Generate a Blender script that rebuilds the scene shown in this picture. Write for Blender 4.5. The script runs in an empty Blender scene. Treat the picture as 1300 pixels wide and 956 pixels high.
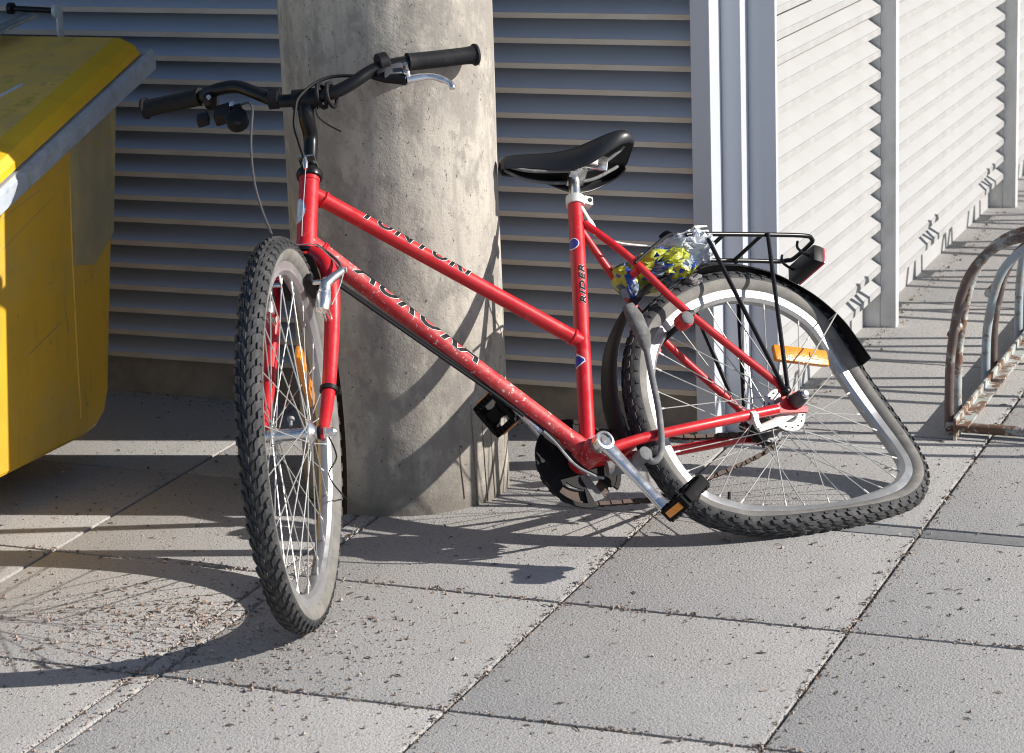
import bpy, bmesh, math, random
from mathutils import Vector, Matrix
import mathutils.noise as mnoise
R = math.radians
random.seed(7)
S = bpy.context.scene
COL = S.collection

# ------------------------------------------------------------------ camera, sky, sun, exposure
CAMR = [[0.929201, 0.367932, -0.034811], [0.05844, -0.239287, -0.969189], [-0.364925, 0.898537, -0.243847]]          # rows: right, down, forward
cd = bpy.data.cameras.new('camera'); cam = bpy.data.objects.new('camera', cd); COL.objects.link(cam)
r_, d_, f_ = [Vector(v) for v in CAMR]
cm = Matrix((r_, -d_, -f_)).transposed().to_4x4(); cm.translation = (0, 0, 1.5)
cam.matrix_world = cm
cd.sensor_width = 36; cd.lens = 3264.289 / 1300 * 36
cd.shift_y = -44.5 / 1300
cd.clip_start = .05; cd.clip_end = 2000
cd.dof.use_dof = True; cd.dof.focus_distance = 4.75; cd.dof.aperture_fstop = 11
S.camera = cam
try: S.cycles.filter_width = 1.1
except Exception: pass
SUN_AZ, SUN_EL = 14.7, 28.5      # azimuth from +X towards +Y
W = bpy.data.worlds.new('World'); S.world = W; W.use_nodes = True
nt = W.node_tree; nt.nodes.clear()
sky = nt.nodes.new('ShaderNodeTexSky'); sky.sky_type = 'NISHITA'; sky.sun_disc = False
sky.sun_elevation = R(SUN_EL); sky.sun_rotation = R(90 - SUN_AZ)
bg = nt.nodes.new('ShaderNodeBackground'); bg.inputs[1].default_value = .078; sky.ozone_density = 2.2; sky.dust_density = .6
ow = nt.nodes.new('ShaderNodeOutputWorld')
nt.links.new(sky.outputs[0], bg.inputs[0]); nt.links.new(bg.outputs[0], ow.inputs[0])
sl = bpy.data.lights.new('sun', 'SUN'); sl.energy = 4.8; sl.angle = R(.53); sl.color = (1, .94, .86)
sun = bpy.data.objects.new('sun', sl); COL.objects.link(sun)
ca, sa, ce, se = math.cos(R(SUN_AZ)), math.sin(R(SUN_AZ)), math.cos(R(SUN_EL)), math.sin(R(SUN_EL))
SUNV = Vector((ca * ce, sa * ce, se))
sun.rotation_euler = SUNV.to_track_quat('Z', 'Y').to_euler(); sun.location = SUNV * 30
vs = S.view_settings; vs.view_transform = 'Standard'; vs.look = 'None'; vs.exposure = .45; vs.gamma = 1

# ------------------------------------------------------------------ materials
def mat(name, col, rough=.5, metal=0., layers=(), bumps=(), spec=.5, coat=0., alpha=1., rvar=None):
    """layers: (kind, scale, lo, hi, colour, stretch) mixed over the base; bumps: (kind, scale, strength, distance)"""
    m = bpy.data.materials.new(name); m.use_nodes = True
    n = m.node_tree.nodes; l = m.node_tree.links; b = n['Principled BSDF']
    b.inputs['Roughness'].default_value = rough; b.inputs['Metallic'].default_value = metal
    b.inputs['Specular IOR Level'].default_value = spec; b.inputs['Coat Weight'].default_value = coat
    b.inputs['Base Color'].default_value = (*col, 1)
    tc = n.new('ShaderNodeTexCoord')
    def tex(kind, scale, stretch=(1, 1, 1)):
        mp = n.new('ShaderNodeMapping'); mp.inputs['Scale'].default_value = stretch
        l.new(tc.outputs['Object'], mp.inputs[0])
        if kind == 'voro':
            t = n.new('ShaderNodeTexVoronoi'); t.inputs['Scale'].default_value = scale; o = t.outputs['Distance']
        elif kind == 'cell':
            t = n.new('ShaderNodeTexVoronoi'); t.inputs['Scale'].default_value = scale; o = t.outputs['Color']
        else:
            t = n.new('ShaderNodeTexNoise'); t.inputs['Scale'].default_value = scale
            t.inputs['Detail'].default_value = 8 if kind == 'fine' else 4
            t.inputs['Roughness'].default_value = .65; o = t.outputs['Fac']
        l.new(mp.outputs[0], t.inputs['Vector']); return o
    prev = None
    for L in layers:
        kind, scale, lo, hi, c = L[:5]; st = L[5] if len(L) > 5 else (1, 1, 1); fac = L[6] if len(L) > 6 else 1.
        o = tex(kind, scale, st)
        mr = n.new('ShaderNodeMapRange'); mr.inputs[1].default_value = lo; mr.inputs[2].default_value = hi
        mr.inputs[4].default_value = fac
        l.new(o, mr.inputs[0])
        mx = n.new('ShaderNodeMix'); mx.data_type = 'RGBA'
        l.new(mr.outputs[0], mx.inputs[0])
        if prev: l.new(prev, mx.inputs[6])
        else: mx.inputs[6].default_value = (*col, 1)
        mx.inputs[7].default_value = (*c, 1); prev = mx.outputs[2]
    if prev: l.new(prev, b.inputs['Base Color'])
    if rvar:
        o = tex('noise', rvar[0]); mr = n.new('ShaderNodeMapRange')
        mr.inputs[1].default_value = .35; mr.inputs[2].default_value = .65
        mr.inputs[3].default_value = rvar[1]; mr.inputs[4].default_value = rvar[2]
        l.new(o, mr.inputs[0]); l.new(mr.outputs[0], b.inputs['Roughness'])
    pb = None
    for kind, scale, st, dist in bumps:
        bn = n.new('ShaderNodeBump'); bn.inputs['Strength'].default_value = st; bn.inputs['Distance'].default_value = dist
        l.new(tex(kind, scale), bn.inputs['Height'])
        if pb: l.new(pb, bn.inputs['Normal'])
        pb = bn.outputs[0]
    if pb: l.new(pb, b.inputs['Normal'])
    return m

M = {}
M['slab'] = mat('paving concrete', (.44, .428, .415), .95, layers=[('noise', 3, .35, .7, (.485, .473, .46)), ('noise', 150, .50, .68, (.25, .245, .24), (1, 1, 1), .75), ('noise', 210, .58, .68, (.56, .545, .52), (1, 1, 1), .7), ('voro', 75, .16, .05, (.19, .18, .17), (1, 1, 1), .5), ('fine', 9, .5, .72, (.36, .355, .35), (1, 1, 1), .6), ('noise', 1.3, .56, .75, (.34, .335, .33), (1, 1, 1), .5)],
    bumps=[('noise', 230, .75, .005), ('fine', 90, .3, .005)], spec=.15)
_n = M['slab'].node_tree.nodes; _l = M['slab'].node_tree.links; _b = _n['Principled BSDF']          # each slab its own tone
_oi = _n.new('ShaderNodeObjectInfo'); _mr = _n.new('ShaderNodeMapRange'); _mr.inputs[3].default_value = .93; _mr.inputs[4].default_value = 1.06
_src = _b.inputs['Base Color'].links[0].from_socket; _vm = _n.new('ShaderNodeVectorMath'); _vm.operation = 'SCALE'
_l.new(_oi.outputs['Random'], _mr.inputs[0]); _l.new(_src, _vm.inputs[0]); _l.new(_mr.outputs[0], _vm.inputs['Scale']); _l.new(_vm.outputs[0], _b.inputs['Base Color'])
M['strip'] = mat('drain strip metal', (.22, .225, .23), .75, layers=[('fine', 90, .4, .7, (.29, .285, .28))], bumps=[('fine', 260, .4, .002)], spec=.3)
M['joint'] = mat('joint sand', (.14, .125, .11), .95, layers=[('fine', 220, .45, .7, (.27, .235, .20))], bumps=[('fine', 240, .9, .004)], spec=.1)
M['pillar'] = mat('cast concrete', (.49, .455, .40), .9, layers=[('fine', 5.5, .47, .56, (.33, .305, .275), (1, 1, .5)), ('fine', 11, .55, .60, (.25, .235, .215), (1, 1, .6), .7), ('noise', 14, .52, .64, (.26, .245, .225), (1, 1, .55), .75), ('fine', 26, .5, .72, (.56, .52, .455), (1, 1, .8), .8), ('noise', 40, .56, .64, (.30, .28, .25), (1, 1, .6), .55), ('noise', 130, .645, .675, (.09, .08, .065), (1, 1, .7), .95), ('voro', 42, .055, .035, (.10, .09, .075), (1, 1, .8), .9), ('fine', 10, .5, .62, (.30, .285, .26), (2.2, 2.2, .22), .6), ('fine', 330, .55, .7, (.29, .26, .22), (1, 1, 1), .45)],
    bumps=[('fine', 40, .10, .004), ('fine', 260, .4, .002), ('noise', 120, .35, -.003)], spec=.2)
_n = M['pillar'].node_tree.nodes; _l = M['pillar'].node_tree.links; _b = _n['Principled BSDF']          # shadow zone around the foot, painted in as a darker noisy band
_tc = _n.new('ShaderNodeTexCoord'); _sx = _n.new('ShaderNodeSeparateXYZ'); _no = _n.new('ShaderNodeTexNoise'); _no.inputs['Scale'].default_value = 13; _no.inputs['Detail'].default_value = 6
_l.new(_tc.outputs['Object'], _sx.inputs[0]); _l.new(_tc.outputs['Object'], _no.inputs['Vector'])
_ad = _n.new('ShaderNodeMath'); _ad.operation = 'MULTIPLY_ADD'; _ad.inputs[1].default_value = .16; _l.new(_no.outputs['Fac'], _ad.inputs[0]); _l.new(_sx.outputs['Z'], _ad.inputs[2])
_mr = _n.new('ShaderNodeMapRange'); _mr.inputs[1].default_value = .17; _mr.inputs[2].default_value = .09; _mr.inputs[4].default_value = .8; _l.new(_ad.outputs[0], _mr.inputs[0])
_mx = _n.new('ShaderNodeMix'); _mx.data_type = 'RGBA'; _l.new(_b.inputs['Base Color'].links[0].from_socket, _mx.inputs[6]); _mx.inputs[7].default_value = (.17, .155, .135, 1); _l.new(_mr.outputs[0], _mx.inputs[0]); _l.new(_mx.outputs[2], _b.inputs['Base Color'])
M['seam'] = mat('brown stained seam', (.17, .12, .085), .9, layers=[('fine', 40, .45, .65, (.30, .26, .21))])
M['louvre'] = mat('grey coated louvre', (.54, .585, .68), .40, .15, layers=[('noise', 2.2, .4, .7, (.49, .53, .62)), ('fine', 28, .56, .74, (.40, .39, .38), (.25, 1, 1.5), .35)], bumps=[('noise', 6, .05, .01)], rvar=(9, .36, .5))
M['louvrelip'] = mat('dusty bounce-tinted louvre lip', (.64, .57, .49), .6, 0, layers=[('fine', 18, .45, .7, (.50, .40, .30), (.3, 1, 1), .8)])  # dust, plus warm light bounced off the ground put into the colour
M['white'] = mat('pale coated louvre', (.44, .44, .442), .55, 0, layers=[('noise', 4, .45, .75, (.42, .42, .42)), ('fine', 24, .6, .75, (.37, .355, .335), (1, .3, 1.5), .3)], rvar=(9, .45, .6))
M['whitelip'] = mat('dusty shade-darkened pale louvre lip', (.34, .34, .34), .7, 0, layers=[('fine', 20, .42, .7, (.41, .405, .40), (1, .3, 1))])  # dust, plus a darker tone painted in to strengthen the slat shadow lines
M['frame_grey'] = mat('grey coated cladding', (.60, .64, .71), .42, .1, layers=[('noise', 5, .4, .7, (.56, .60, .67), (1, 1, .3)), ('voro', 26, .02, .05, (.36, .36, .38), (1, 1, .6), .25)])
M['post'] = mat('aluminium post', (.72, .72, .715), .5, .0, layers=[('noise', 14, .5, .72, (.47, .46, .44), (1, 1, .4), .7)])
M['plinth'] = mat('facade plinth', (.36, .31, .26), .85, layers=[('fine', 12, .4, .7, (.2, .18, .165))])
M['dark'] = mat('dark void', (.02, .02, .022), .8)
M['yellow'] = mat('yellow painted steel', (.72, .42, .03), .55, 0, layers=[('fine', 13, .5, .70, (.56, .37, .05), (1, 1, .10), .8), ('fine', 30, .56, .7, (.34, .23, .08), (1, 1, .12), .5), ('fine', 4, .5, .68, (.56, .40, .10), (1, 1, 1.4), .7), ('noise', 5, .48, .70, (.58, .35, .035), (1, 1, .5)), ('fine', 16, .6, .72, (.46, .32, .10), (1, 1, .35), .6), ('noise', 40, .66, .72, (.18, .11, .05), (1, 1, .7), .7)], bumps=[('noise', 9, .12, .01), ('fine', 120, .08, .002)], rvar=(12, .4, .6))
M['lid'] = mat('weathered yellow lid', (.80, .50, .10), .6, 0, layers=[('fine', 7, .45, .72, (.54, .38, .16), (1, 1.6, 1)), ('noise', 16, .57, .7, (.50, .36, .06)), ('fine', 45, .62, .72, (.24, .22, .2), (1, 1, 1), .6)], bumps=[('noise', 9, .1, .01)])
M['lidedge'] = mat('yellow lid edge', (.84, .49, .02), .5, 0, layers=[('noise', 8, .5, .7, (.70, .40, .02))])
M['scratch'] = mat('scuffed bare mark', (.26, .22, .17), .8)
M['galv'] = mat('galvanised steel', (.50, .55, .62), .55, .15, layers=[('cell', 55, .1, .9, (.40, .44, .49)), ('noise', 18, .55, .7, (.33, .33, .32), (1, 1, 1), .7)], rvar=(25, .38, .6))
M['dirty'] = mat('dirty yellow steel', (.50, .40, .18), .65, 0, layers=[('fine', 9, .42, .66, (.33, .285, .18), (1, 1, .5)), ('noise', 20, .6, .7, (.45, .31, .06))], bumps=[('noise', 12, .12, .01)])
M['red'] = mat('red bicycle paint', (.53, .011, .018), .34, 0, layers=[('fine', 46, .60, .76, (.60, .10, .10), (1, 1, 1), .7), ('fine', 130, .69, .74, (.74, .62, .58), (1, 1, 1), .8), ('noise', 210, .71, .74, (.18, .06, .05), (1, 1, 1), .7), ('noise', 12, .5, .75, (.46, .03, .035), (1, 1, 1), .6), ('fine', 18, .62, .74, (.52, .13, .12), (1, 1, 1), .5)], coat=.15, rvar=(24, .28, .5), bumps=[('fine', 90, .04, .002)])
M['reddirty'] = mat('dusty red bicycle paint', (.48, .018, .024), .5, 0, layers=[('fine', 26, .44, .62, (.53, .12, .11), (1, 1, 1), .6), ('fine', 60, .52, .70, (.58, .20, .18), (1, 1, 1), .45), ('fine', 110, .585, .66, (.74, .60, .56), (1, 1, 1), .85), ('noise', 160, .66, .70, (.20, .07, .06), (1, 1, 1), .8)], coat=.1, bumps=[('fine', 90, .08, .002)])
M['black'] = mat('black painted metal', (.008, .009, .011), .30, 0, layers=[('fine', 60, .6, .78, (.03, .03, .032), (1, 1, 1), .5)], spec=.3)
M['rubber'] = mat('black rubber grip', (.016, .017, .020), .6, 0, layers=[('fine', 70, .5, .75, (.030, .031, .033))], bumps=[('fine', 300, .2, .001)], spec=.15)
M['tyre'] = mat('tyre tread rubber', (.026, .027, .030), .72, 0, layers=[('fine', 35, .46, .7, (.075, .073, .072)), ('fine', 240, .58, .7, (.13, .125, .12), (1, 1, 1), .5)], bumps=[('fine', 260, .3, .001)])
M['wall'] = mat('dusty tyre sidewall', (.15, .145, .135), .8, 0, layers=[('fine', 25, .42, .66, (.225, .21, .19)), ('noise', 60, .6, .7, (.13, .125, .12))], bumps=[('fine', 200, .15, .001)])
M['rim'] = mat('aluminium rim', (.44, .445, .455), .42, .7, layers=[('fine', 40, .5, .72, (.55, .54, .52), (1, 1, 1), .6)], rvar=(30, .28, .45))
M['chrome'] = mat('polished alloy', (.80, .80, .80), .2, .95, layers=[('fine', 50, .56, .72, (.55, .53, .50), (1, 1, 1), .6)], rvar=(40, .14, .32))
M['spoke'] = mat('galvanised spoke', (.52, .515, .50), .42, .6)
M['alloy'] = mat('dull white alloy', (.76, .75, .72), .45, .25, layers=[('fine', 40, .55, .72, (.55, .52, .46), (1, 1, 1), .6)])
M['steel'] = mat('dull grey steel', (.22, .225, .23), .7, .2, layers=[('fine', 60, .5, .7, (.46, .46, .45)), ('noise', 50, .62, .7, (.22, .17, .13), (1, 1, 1), .8)])
M['stand'] = mat('dull grey stand', (.17, .175, .18), .75, .1, layers=[('fine', 60, .5, .7, (.27, .27, .27)), ('noise', 50, .6, .7, (.13, .10, .08), (1, 1, 1), .8)], spec=.2)
M['hubdark'] = mat('dark hub shell', (.09, .09, .10), .45, .4)
M['rust'] = mat('rusty chain', (.085, .055, .042), .75, .2, layers=[('fine', 120, .45, .65, (.045, .035, .03)), ('fine', 70, .62, .74, (.24, .17, .13))], bumps=[('fine', 300, .3, .001)])
M['plastic'] = mat('black plastic', (.009, .009, .011), .5, 0, layers=[('fine', 45, .58, .76, (.035, .034, .033), (1, 1, 1), .7)], spec=.28)
M['matte'] = mat('matte black plastic', (.009, .009, .010), .65, 0, layers=[('fine', 60, .58, .74, (.04, .038, .036), (1, 1, 1), .7)], bumps=[('fine', 160, .2, .001)], spec=.1)
M['guard'] = mat('scuffed black chain guard', (.010, .010, .011), .55, 0, layers=[('fine', 40, .58, .72, (.06, .055, .05), (1, 1, 1), .6)], spec=.12)
M['greyplastic'] = mat('dull grey plastic', (.16, .16, .165), .8, 0, layers=[('fine', 60, .5, .7, (.24, .235, .23))], spec=.2)
M['saddle'] = mat('black saddle vinyl', (.014, .015, .018), .38, 0, layers=[('fine', 30, .55, .75, (.03, .031, .034))], bumps=[('fine', 420, .12, .001)])
M['cable'] = mat('black cable sleeve', (.010, .010, .012), .6, spec=.25)
M['greycable'] = mat('grey cable sleeve', (.07, .07, .075), .5, spec=.3)
M['amber'] = mat('amber reflector', (.72, .20, .006), .25, 0, layers=[('voro', 260, .2, .5, (.82, .28, .015))], bumps=[('voro', 260, .3, .001)], coat=.6)
M['redlens'] = mat('red reflector', (.62, .01, .03), .2, 0, coat=.6)
M['decal_white'] = mat('white decal', (.82, .81, .79), .45)
M['decal_black'] = mat('black decal', (.010, .010, .012), .6, spec=.2)
M['decal_blue'] = mat('blue decal', (.03, .035, .30), .4)
M['badge'] = mat('silver head badge', (.62, .70, .78), .35, .3, layers=[('noise', 120, .45, .6, (.82, .84, .86)), ('noise', 70, .58, .62, (.25, .36, .52))])
M['oldpaint'] = mat('flaking pale paint on rusty pipe', (.40, .43, .41), .65, .1, layers=[('fine', 16, .46, .54, (.17, .095, .06)), ('noise', 55, .55, .62, (.52, .53, .50)), ('fine', 40, .62, .68, (.12, .06, .04))], bumps=[('fine', 40, .4, .002)])
M['bluepaint'] = mat('flaking blue paint on pipe', (.36, .42, .46), .6, .1, layers=[('fine', 14, .48, .56, (.34, .34, .32)), ('fine', 30, .54, .62, (.15, .095, .065))], bumps=[('fine', 40, .4, .002)])
M['rustpipe'] = mat('rust brown pipe', (.13, .095, .085), .6, .2, layers=[('fine', 14, .53, .60, (.36, .36, .34), (1, 1, 1)), ('fine', 50, .5, .7, (.20, .14, .11))], bumps=[('fine', 40, .4, .002)])
M['stone_a'] = mat('brown grit', (.34, .26, .21), .9)
M['stone_b'] = mat('pale grit', (.48, .42, .36), .9)
M['stone_c'] = mat('dark grit', (.20, .165, .14), .9)
M['stone_d'] = mat('pinkish grit', (.44, .31, .25), .9)
M['leafdebris'] = mat('dry litter', (.10, .075, .055), .9)

# ------------------------------------------------------------------ helpers
class MB:
    def __init__(s): s.v = []; s.f = []; s.mi = []
    def add(s, vs, fs, mi=0):
        b = len(s.v); s.v += [tuple(v) for v in vs]; s.f += [tuple(b + i for i in f) for f in fs]; s.mi += [mi] * len(fs); return s
    def tube(s, pts, r, seg=12, caps=True, closed=False, mi=0, flat=None):
        P = [Vector(p) for p in pts]; n = len(P)
        rs = list(r) if isinstance(r, (list, tuple)) else [r] * n
        tans = []
        for i in range(n):
            a = P[i - 1] if (i or closed) else P[0]; b = P[(i + 1) % n] if (i < n - 1 or closed) else P[-1]
            tans.append((b - a).normalized())
        up = Vector((0, 0, 1)) if abs(tans[0].z) < .9 else Vector((1, 0, 0))
        x = (up - tans[0] * up.dot(tans[0])).normalized(); vs = []; 
        for i in range(n):
            x = (x - tans[i] * x.dot(tans[i])).normalized(); y = tans[i].cross(x)
            for k in range(seg):
                a = 2 * math.pi * k / seg
                vs.append(P[i] + (x * math.cos(a) + y * math.sin(a) * (flat or 1)) * rs[i])
        fs = []
        for i in range(n if closed else n - 1):
            j = (i + 1) % n
            for k in range(seg):
                k2 = (k + 1) % seg; fs.append((i * seg + k, i * seg + k2, j * seg + k2, j * seg + k))
        if caps and not closed:
            fs.append(tuple(reversed(range(seg)))); fs.append(tuple((n - 1) * seg + k for k in range(seg)))
        return s.add(vs, fs, mi)
    def box(s, c, ax, sz, mi=0, bev=0.):
        c = Vector(c); ax = [Vector(a).normalized() for a in ax]; hx, hy, hz = [q / 2 for q in sz]
        bm = bmesh.new(); bmesh.ops.create_cube(bm, size=1)
        for v in bm.verts: v.co = Vector((v.co.x * sz[0], v.co.y * sz[1], v.co.z * sz[2]))
        if bev: bmesh.ops.bevel(bm, geom=bm.edges[:], offset=bev, segments=2, affect='EDGES', profile=.6)
        bm.verts.index_update()
        vs = [c + ax[0] * v.co.x + ax[1] * v.co.y + ax[2] * v.co.z for v in bm.verts]
        fs = [tuple(v.index for v in f.verts) for f in bm.faces]; bm.free()
        return s.add(vs, fs, mi)
    def lathe(s, c, axis, prof, seg=32, mi=0, closed=False):
        """prof: (distance along axis, radius)"""
        c = Vector(c); a = Vector(axis).normalized(); t = Vector((0, 0, 1)) if abs(a.z) < .9 else Vector((1, 0, 0))
        x = (t - a * t.dot(a)).normalized(); y = a.cross(x); vs = []; fs = []
        for h, r in prof:
            for k in range(seg):
                q = 2 * math.pi * k / seg; vs.append(c + a * h + (x * math.cos(q) + y * math.sin(q)) * max(r, 1e-5))
        m = len(prof)
        for i in range(m if closed else m - 1):
            j = (i + 1) % m
            for k in range(seg):
                k2 = (k + 1) % seg; fs.append((i * seg + k, i * seg + k2, j * seg + k2, j * seg + k))
        if not closed:
            fs.append(tuple(reversed(range(seg)))); fs.append(tuple((m - 1) * seg + k for k in range(seg)))
        return s.add(vs, fs, mi)
    def prism(s, poly, d, mi=0):
        """closed 3d polygon extruded by vector d"""
        P = [Vector(p) for p in poly]; d = Vector(d); n = len(P)
        vs = P + [p + d for p in P]
        fs = [tuple(reversed(range(n))), tuple(n + i for i in range(n))] + [(i, (i + 1) % n, n + (i + 1) % n, n + i) for i in range(n)]
        return s.add(vs, fs, mi)
    def mesh(s, name, mats, smooth=True, ang=40):
        me = bpy.data.meshes.new(name); me.from_pydata(s.v, [], s.f)
        for m in (mats if isinstance(mats, (list, tuple)) else [mats]): me.materials.append(m)
        me.polygons.foreach_set('material_index', s.mi)
        bm = bmesh.new(); bm.from_mesh(me); bmesh.ops.recalc_face_normals(bm, faces=bm.faces[:]); bm.to_mesh(me); bm.free()
        if smooth:
            me.polygons.foreach_set('use_smooth', [True] * len(me.polygons)); me.set_sharp_from_angle(angle=R(ang))
        me.update(); return me
    def build(s, name, mats, parent=None, **k):
        return link(name, s.mesh(name, mats, **k), parent)
def link(name, me, parent=None, mw=None):
    o = bpy.data.objects.new(name, me); COL.objects.link(o)
    if parent: o.parent = parent
    if mw is not None: o.matrix_local = mw
    return o
def empty(name, mw):
    o = bpy.data.objects.new(name, None); COL.objects.link(o); o.matrix_world = mw; o.empty_display_size = .1; return o
def tag(o, label=None, cat=None, group=None, kind=None):
    for k, v in (('label', label), ('category', cat), ('group', group), ('kind', kind)):
        if v: o[k] = v
    return o
def V(*a): return Vector(a)
def spline(pts, n=8, closed=False):
    P = [Vector(p) for p in pts]; m = len(P); out = []
    g = (lambda i: P[i % m]) if closed else (lambda i: P[min(max(i, 0), m - 1)])
    for i in range(m if closed else m - 1):
        a, b, c, d = g(i - 1), g(i), g(i + 1), g(i + 2)
        for k in range(n):
            t = k / n
            out.append(.5 * ((2 * b) + (c - a) * t + (2 * a - 5 * b + 4 * c - d) * t * t + (3 * b - a - 3 * c + d) * t ** 3))
    if not closed: out.append(P[-1])
    return out
def arc(c, u, v, r, a0, a1, n):
    c, u, v = Vector(c), Vector(u), Vector(v)
    return [c + (u * math.cos(R(a0 + (a1 - a0) * i / n)) + v * math.sin(R(a0 + (a1 - a0) * i / n))) * r for i in range(n + 1)]
X, Y, Z = V(1, 0, 0), V(0, 1, 0), V(0, 0, 1)

# ------------------------------------------------------------------ ground and paving
g = MB(); g.add([(-400, -200, -.05), (400, -200, -.05), (400, 600, -.05), (-400, 600, -.05)], [(0, 1, 2, 3)])
tag(g.build('ground', M['joint'], smooth=False), kind='structure')
pv = MB(); pv.add([(-60, -30, -.007), (60, -30, -.007), (60, 60, -.007), (-60, 60, -.007)], [(0, 1, 2, 3)])
pave = tag(pv.build('pavement', M['joint'], smooth=False), kind='structure')
slab_cache = {}
def slab(x0, x1, y0, y1, m='slab', name='paving_slab', dz=0.):
    gap = .0035; w, d = x1 - x0 - 2 * gap, y1 - y0 - 2 * gap; key = (round(w, 3), round(d, 3), m)
    if key not in slab_cache:
        b = MB(); b.box((0, 0, -.02), (X, Y, Z), (w, d, .04), bev=.0035)
        slab_cache[key] = b.mesh(name, M[m])
    o = link(name, slab_cache[key], pave)
    o.location = ((x0 + x1) / 2 , (y0 + y1) / 2, dz); o.rotation_euler = (random.uniform(-.0012, .0012), random.uniform(-.0012, .0012), random.uniform(-.002, .002))
    return o
xs_left = [-1.494 - .5 * i for i in range(0, 7)]
for i in range(6):
    x1, x0 = xs_left[i], xs_left[i + 1]
    if i == 1: x1 = -2.034            # narrow filler strip beside the joint
    for j in range(-4, 4):
        y0 = 3.357 + .5 * j
        slab(x0 if i != 0 else -1.994, x1, y0, y0 + .5)
for j in range(-4, 4):
    slab(-2.034, -1.994, 3.357 + .5 * j, 3.857 + .5 * j, name='filler_strip')
xr = [-1.494 + .5 * i for i in range(0, 6)]
ys = [1.357, 1.857, 2.357, 2.857, 3.357, 3.857, 4.357]
yt = [4.412, 4.985, 5.56, 6.135, 6.71, 7.285, 7.86, 8.435, 9.01]
for x0 in xr:
    for a, b in zip(ys, ys[1:]): slab(x0, x0 + .5, a, b)
    slab(x0, x0 + .5, 4.357, 4.412, 'strip', 'drain_strip', -.001)
    for a, b in zip(yt, yt[1:]): slab(x0, x0 + .5, a, b)
# the paving further out, too far from the view to show single slabs
far = MB()
for (a, b, c, d) in ((-30, -4.494, -20, 5.36), (1.506, 40, -20, 30), (-4.494, 1.506, -20, 1.357), (-1.494, 1.506, 9.01, 30)):
    far.add([(a, c, -.001), (b, c, -.001), (b, d, -.001), (a, d, -.001)], [(0, 1, 2, 3)])
far.build('outer_paving', M['slab'], pave, smooth=False)

# ------------------------------------------------------------------ concrete pillar
PC = V(-2.0213, 4.4029, 0); PR = .2014
pil = empty('concrete_pillar', Matrix.Translation(PC))
tag(pil, 'round stained concrete pillar the red bicycle leans against', 'pillar')
b = MB(); seg = 96; rows = 70; vs = []; fs = []
for i in range(rows + 1):
    z = -.04 + 3.24 * i / rows
    for k in range(seg):
        a = 2 * math.pi * k / seg
        rr = PR + .0012 * mnoise.noise(V(math.cos(a) * 2.2, math.sin(a) * 2.2, z * 2.5)) + .0007 * mnoise.noise(V(math.cos(a) * 7, math.sin(a) * 7, z * 8))
        vs.append((rr * math.cos(a), rr * math.sin(a), z))
for i in range(rows):
    for k in range(seg):
        k2 = (k + 1) % seg; fs.append((i * seg + k, i * seg + k2, (i + 1) * seg + k2, (i + 1) * seg + k))
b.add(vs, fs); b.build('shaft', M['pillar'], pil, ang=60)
for az, h0, h1, w in ((-33, .02, .15, .0022), (-24, .0, .20, .0034), (-16, .0, .17, .0024), (-9, .0, .18, .0022)):
    b = MB(); p = [V(math.cos(R(az + q)) * (PR + .0008), math.sin(R(az + q)) * (PR + .0008), z) for q, z in ((0, h0), (-1.2, h0 + (h1 - h0) * .4), (-2.5, h1))]
    b.tube(p, [w * .45, w * .35, w * .15], 6); b.build('seam', M['seam'], pil)

# ------------------------------------------------------------------ louvred building
bld = empty('louvred_building', Matrix.Translation((-1.44, 4.89, 0)))
tag(bld, 'grey metal building clad in horizontal louvres behind the bicycle', 'building')
BO = V(-1.44, 4.89, 0)
PITCH, NSL = .0515, 40
def louvre_mesh(name, length, m, e=0.):
    """profile in (out, z): slope outwards down to a lip, back in underneath"""
    prof = [(-.012, .0040), (-.010, .0055), (.0425, -.0340), (.0445, -.0345), (.0445, -.0455 - e), (.0425, -.0455 - e), (.0425, -.0375), (-.012, .0015)]
    b = MB(); n = len(prof)
    vs = [(0, o, z) for o, z in prof] + [(length, o, z) for o, z in prof]
    fs = [(i, (i + 1) % n, n + (i + 1) % n, n + i) for i in range(n)] + [tuple(range(n)), tuple(n + i for i in reversed(range(n)))]
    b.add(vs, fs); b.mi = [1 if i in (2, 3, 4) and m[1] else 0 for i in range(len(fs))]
    return b.mesh(name, [x for x in m if x], smooth=False)
def lz(i): return .09 + .0455 + PITCH * i
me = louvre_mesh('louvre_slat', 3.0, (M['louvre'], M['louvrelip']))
for i in range(NSL):                                          # front, out = -Y
    link('louvre_slat', me, bld, Matrix.Rotation(random.uniform(-.0006, .0006), 4, 'Y') @ Matrix(((1, 0, 0, -4.567 + 1.44), (0, -1, 0, .012), (0, 0, 1, lz(i)), (0, 0, 0, 1))))
for (y0, y1) in ((4.987, 5.868), (5.878, 7.358), (7.386, 8.9)):
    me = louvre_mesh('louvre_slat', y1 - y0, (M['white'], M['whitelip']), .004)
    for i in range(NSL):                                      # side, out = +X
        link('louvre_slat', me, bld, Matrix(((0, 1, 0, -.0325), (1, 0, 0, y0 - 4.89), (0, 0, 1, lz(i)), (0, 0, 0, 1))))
def bbox(name, m, x0, x1, y0, y1, z0, z1, bev=.0015):
    b = MB(); b.box(V((x0 + x1) / 2, (y0 + y1) / 2, (z0 + z1) / 2) - BO, (X, Y, Z), (x1 - x0, y1 - y0, z1 - z0), bev=bev); return b.build(name, M[m], bld, smooth=False)
bbox('plinth', 'plinth', -4.6, -1.57, 4.889, 4.94, -.03, .098)
bbox('back_sheet', 'dark', -4.6, -1.57, 4.92, 4.94, .099, 2.2)
ZT = 2.22
bbox('jamb', 'frame_grey', -1.5655, -1.5255, 4.848, 4.924, 0, ZT, .002)
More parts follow.
